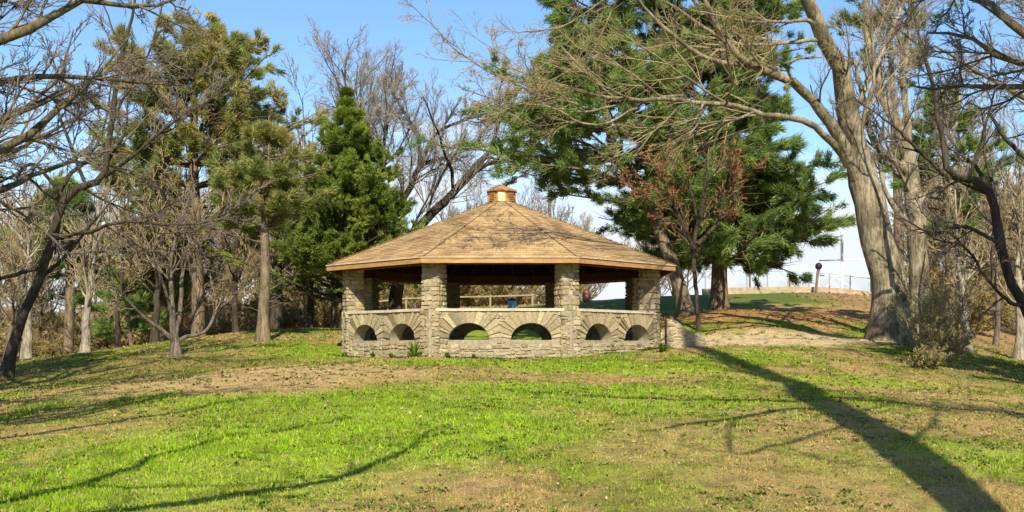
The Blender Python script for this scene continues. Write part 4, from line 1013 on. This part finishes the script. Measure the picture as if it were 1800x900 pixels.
for i, (px, Y, L, lb) in enumerate([(606,31.2,.2,'low weeds at the far left foot of the pavilion wall'),(655,30.3,.22,'small weed clump under the left pair of arches'),(688,29.9,.18,'weed tuft between the left arches and the spiky plant'),(786,29.0,.2,'weed tuft at the wall just right of the left front pillar'),(832,29.0,.16,'small dark weed under the left front arch')]):
    spiky(lb, foot(px, 0, Y), 50, L, 530+i, 'weed_clump')
spiky('green ground ivy patch by the right front arches', foot(1165, 0, 30.3), 120, .3, 540, 'ivy_clump')

# ------------------------------------------------------------------ things on the plateau
def post_fence():
    # low tan wall along the top of the bank
    pts = [foot(px, 0, 62) for px in np.linspace(1235, 1640, 9)]
    mb = MB()
    for a, b in zip(pts[:-1], pts[1:]): mb.obox(a+[0, 0, .08], b+[0, 0, .08], .4, .5)
    tag(mb.build('low_stone_wall', M['stonelow'], None), 'low tan retaining wall along the top of the green bank', 'wall')
    root = thing('chain_link_fence', 'pale chain link fence with thin posts along the top of the bank', 'fence', foot(1400, 0, 66))
    pts = [foot(px, 0, 66) for px in np.linspace(1240, 1640, 12)]
    hgt = 1.45
    for p in pts: b = MB(); b.tube([p-[0, 0, .2], p+[0, 0, hgt]], .04, 8); b.build('post', M['metal'], root)
    b = MB()
    for p, q in zip(pts[:-1], pts[1:]): b.tube([p+[0, 0, hgt-.03], q+[0, 0, hgt-.03]], .025, 6)
    b.build('top_rail', M['metal'], root)
    b = MB()
    for p, q in zip(pts[:-1], pts[1:]):
        L = np.linalg.norm(q-p); n = int(L/.11); s = hgt-.1
        for i in range(n):
            for d in (s, -s):
                u0 = i/n; u1 = u0+s/L
                if u1 > 1.0: 
                    fr = (1-u0)/(u1-u0); u1 = 1.0
                else: fr = 1
                z0 = .05 if d > 0 else hgt-.05; b.tube([p+(q-p)*u0+[0, 0, z0], p+(q-p)*u1+[0, 0, z0+d*fr]], .0035, 3)
    b.build('wire_mesh', M['metal'], root)
M['stonelow'] = plain('tan_wall_stone', (.36, .28, .18), .9, var=.3, sc=4)
post_fence()
# steel gantry with cross bracing behind the fence
f = foot(1480, 0, 74); root = thing('steel_frame', 'pale steel mast with crossarms and diagonal braces beyond the fence', 'steel frame', f)
def zz(py, Y): return (HY-py)*Y/F+EYE
m = MB(); m.tube([f-[0, 0, .3], [f[0], 74, zz(408, 74)]], .09, 8); m.build('mast', M['palemetal'], root)
f2 = foot(1440, 0, 74); m = MB(); m.tube([f2-[0, 0, .3], [f2[0], 74, zz(462, 74)]], .07, 8); m.build('post', M['palemetal'], root)
for pa, pb in (((1440, 458), (1520, 456)),): m = MB(); m.tube([P(*pa, 74), P(*pb, 74)], .05, 6); m.build('crossarm', M['palemetal'], root)
for pa, pb in (((1450, 508), (1492, 458)), ((1462, 484), (1500, 508)), ((1440, 484), (1530, 486))): m = MB(); m.tube([P(*pa, 74), P(*pb, 74)], .05, 6); m.build('brace', M['palemetal'], root)
# round sign on leaning post
f = foot(1433, 0, 61); root = thing('post_lamp', 'leaning grey post with a round black head at the top of the bank', 'lamp post', f)
tp = P(1438, 474, 61); m = MB(); m.tube([f-[0, 0, .3], tp], .075, 10); m.build('post', M['pole'], root)
m = MB(); a = np.linspace(0, PI, 9); hc = P(1439, 468, 61)
m.tube([hc+[0, 0, -.19*math.cos(x)] for x in a], [max(.02, .19*math.sin(x)) for x in a], 14); m.build('lamp_head', M['black'], root, True)
for px, Y in ((1318, 64), (1388, 63.5)):
    f = foot(px, 0, Y); m = MB(); m.tube([f-[0, 0, .3], f+[0, 0, 1.15 if px > 1350 else 1.7], f+[0, 0, 1.2 if px > 1350 else 1.75]], [.06, .06, .03], 8)
    tag(m.build('wooden_post', M['pole'], None), 'short dark post in front of the fence, left of the round-headed post' if px > 1350 else 'slim grey post at the fence below the massive pine', 'post')
# utility pole seen over roof
f = foot(966, 0, 88); root = thing('utility_pole', 'grey utility pole with crossarm showing over the right roof slope', 'utility pole', f)
m = MB(); m.tube([f-[0, 0, .5], [f[0], 88, zz(322, 88)]], [.17, .12], 10); m.build('pole', M['pole'], root)
m = MB(); m.obox(P(952, 350, 87.8), P(980, 346, 87.8), .1, .13); m.build('crossarm', M['pole'], root)
for px in (954, 961, 972, 979): m = MB(); m.tube([P(px, 347.5, 87.8), P(px, 343.5, 87.8)], [.05, .03], 6); m.build('insulator', M['metal'], root)
m = MB(); m.tube([P(973, 356, 87.7), P(973, 349, 87.7)], [.2, .2], 10); m.build('transformer', M['metal'], root)
# things seen through the pavilion
f = foot(900, 0, 60); root = thing('litter_barrel', 'bright blue barrel with dark lid seen through the pavilion', 'barrel', f)
zc = zz(540, 60)-f[2]
m = MB(); m.tube([f, f+[0, 0, 0.017], f+[0, 0, 0.252], f+[0, 0, 0.504], f+[0, 0, 0.521]], [.14, .18, .2, .18, .17], 16); m.build('drum', M['blue'], root, True)
m = MB(); m.tube([f+[0, 0, 0.521], f+[0, 0, 0.588], f+[0, 0, 0.655], f+[0, 0, 0.689]], [.19, .17, .1, .02], 16); m.build('lid', M['black'], root, True)
f = foot(1031, 0, 61); m = MB(); m.tube([[0, 0, .0], [0, 0, .05], [0, 0, .3], [0, 0, .55], [0, 0, .62]], [.12, .2, .24, .2, .03], 14)
o = m.build('buoy_drum', M['redp'], None, True); o.location = f; o.name = 'red_drum'; tag(o, 'faded pinkish-red rounded drum on the grass, right of the front right pillar', 'drum')
root = thing('rail_fence', 'weathered two-rail fence crossing behind the pavilion', 'fence', foot(880, 0, 64))
pts = [foot(px, 0, 64) for px in np.linspace(640, 1010, 6)]
for p in pts: b = MB(); b.box(p[0]-.05, p[0]+.05, p[1]-.05, p[1]+.05, p[2]-.2, p[2]+.72); b.build('post', M['railw'], root)
for z in (.62,):
    b = MB()
    for p, q in zip(pts[:-1], pts[1:]): b.obox(p+[0, -.07, z], q+[0, -.07, z], .03, .08)
    b.build('rail', M['railw'], root)
def car(label, px, Y, rz):
    f = foot(px, 0, Y); root = thing('parked_car', label, 'car', f); c, s = math.cos(rz), math.sin(rz)
    prof = [(-2.15, .35), (-2.15, .75), (-1.95, .95), (-1.5, 1.0), (-.9, 1.42), (.55, 1.45), (1.2, 1.02), (2.0, .88), (2.15, .7), (2.15, .35)]
    def T(x, y, z): return f+np.array([x*c-y*s, x*s+y*c, z])
    V = []; n = len(prof)
    for y, k in ((-.85, 1), (-.62, 1.0), (.62, 1.0), (.85, 1)):
        for x, z in prof:
            yy = y*(.86 if z > 1.1 else 1.0); V.append(T(x*(1.0 if abs(y) < .7 else .985), yy, z-(.03 if abs(y) > .7 and z > .8 else 0)))
    Fq = [(j*n+i, j*n+i+1, (j+1)*n+i+1, (j+1)*n+i) for j in range(3) for i in range(n-1)]+[(j*n+n-1, j*n, (j+1)*n, (j+1)*n+n-1) for j in range(3)]
    o = mk('body', V, [np.array(Fq), np.array([list(range(n)), [3*n+i for i in range(n)][::-1]])], M['white'], root, False)
    for sy in (-1, 1):
        V = [T(-1.38, sy*.80, 1.02), T(-.88, sy*.755, 1.36), T(.5, sy*.755, 1.38), T(1.05, sy*.80, 1.03)]; V += [v+np.array([-s*sy*-.01, c*sy*-.01, 0]) for v in V]
        mk('side_window', np.array(V), [np.array([(0, 1, 2, 3), (7, 6, 5, 4)])], M['glass'], root, False)
        for x in (-1.35, 1.35):
            m = MB(); m.tube([T(x, sy*.68, .32), T(x, sy*.70, .32), T(x, sy*.87, .32), T(x, sy*.875, .32)], [.05, .32, .32, .2], 16); m.build('wheel', M['rubber'], root)
car('white parked car far behind the pavilion, left of the blue barrel', 846, 95, .1)

# ------------------------------------------------------------------ sky and light
w = bpy.data.worlds.new('World'); bpy.context.scene.world = w; w.use_nodes = True; nt = w.node_tree
bg = nt.nodes['Background']; sky = nt.nodes.new('ShaderNodeTexSky'); sky.sky_type = 'NISHITA'; sky.sun_disc = False
sky.sun_elevation = SEL; sky.sun_rotation = math.atan2(-sdir[0], -sdir[1]); sky.air_density = 1.0; sky.dust_density = .3; sky.ozone_density = 3.0; sky.altitude = 100
tc = nt.nodes.new('ShaderNodeTexCoord'); mp = nt.nodes.new('ShaderNodeMapping'); mp.inputs['Scale'].default_value = (3, 3, 14); nt.links.new(tc.outputs['Generated'], mp.inputs[0])
nz = nt.nodes.new('ShaderNodeTexNoise'); nz.inputs['Scale'].default_value = 1.6; nz.inputs['Detail'].default_value = 6; nz.inputs['Roughness'].default_value = .55; nt.links.new(mp.outputs[0], nz.inputs['Vector'])
sx = nt.nodes.new('ShaderNodeSeparateXYZ'); nt.links.new(tc.outputs['Generated'], sx.inputs[0])
mr = nt.nodes.new('ShaderNodeMapRange'); mr.inputs['From Min'].default_value = .24; mr.inputs['From Max'].default_value = .03; mr.inputs['To Min'].default_value = -.22; mr.inputs['To Max'].default_value = .30; nt.links.new(sx.outputs['Z'], mr.inputs['Value'])
ad = nt.nodes.new('ShaderNodeMath'); ad.operation = 'ADD'; nt.links.new(nz.outputs['Fac'], ad.inputs[0]); nt.links.new(mr.outputs[0], ad.inputs[1])
cr = nt.nodes.new('ShaderNodeValToRGB'); cr.color_ramp.elements[0].position = .44; cr.color_ramp.elements[1].position = .70; nt.links.new(ad.outputs[0], cr.inputs[0])
mx = nt.nodes.new('ShaderNodeMix'); mx.data_type = 'RGBA'; nt.links.new(cr.outputs[0], mx.inputs[0]); hs = nt.nodes.new('ShaderNodeHueSaturation'); hs.inputs['Saturation'].default_value = 1.12; nt.links.new(sky.outputs[0], hs.inputs['Color']); nt.links.new(hs.outputs[0], mx.inputs[6]); mx.inputs[7].default_value = (4.7, 5.05, 5.4, 1)
nt.links.new(mx.outputs[2], bg.inputs[0]); bg.inputs[1].default_value = .112
sl = bpy.data.lights.new('sun', 'SUN'); sl.energy = 4.8; sl.angle = math.radians(.38); sl.color = (1, .90, .71); so = bpy.data.objects.new('sun', sl); C.objects.link(so)
from mathutils import Vector
to = Vector((-sdir[0]*math.cos(SEL), -sdir[1]*math.cos(SEL), math.sin(SEL))); so.rotation_euler = to.to_track_quat('Z', 'Y').to_euler(); so.location = (20, -30, 40)

cam = bpy.data.cameras.new('camera'); co = bpy.data.objects.new('camera', cam); C.objects.link(co); bpy.context.scene.camera = co
cam.sensor_width = 36; cam.lens = 36*F/1800; cam.shift_y = (HY-450)/1800; cam.clip_end = 5000; co.location = (0, 0, EYE); co.rotation_euler = (PI/2, 0, 0)
sc = bpy.context.scene; sc.view_settings.view_transform = 'Standard'; sc.view_settings.look = 'None'; sc.view_settings.exposure = .78; sc.view_settings.gamma = 1
sc.cycles.max_bounces = 5; sc.cycles.diffuse_bounces = 3; sc.cycles.transmission_bounces = 3
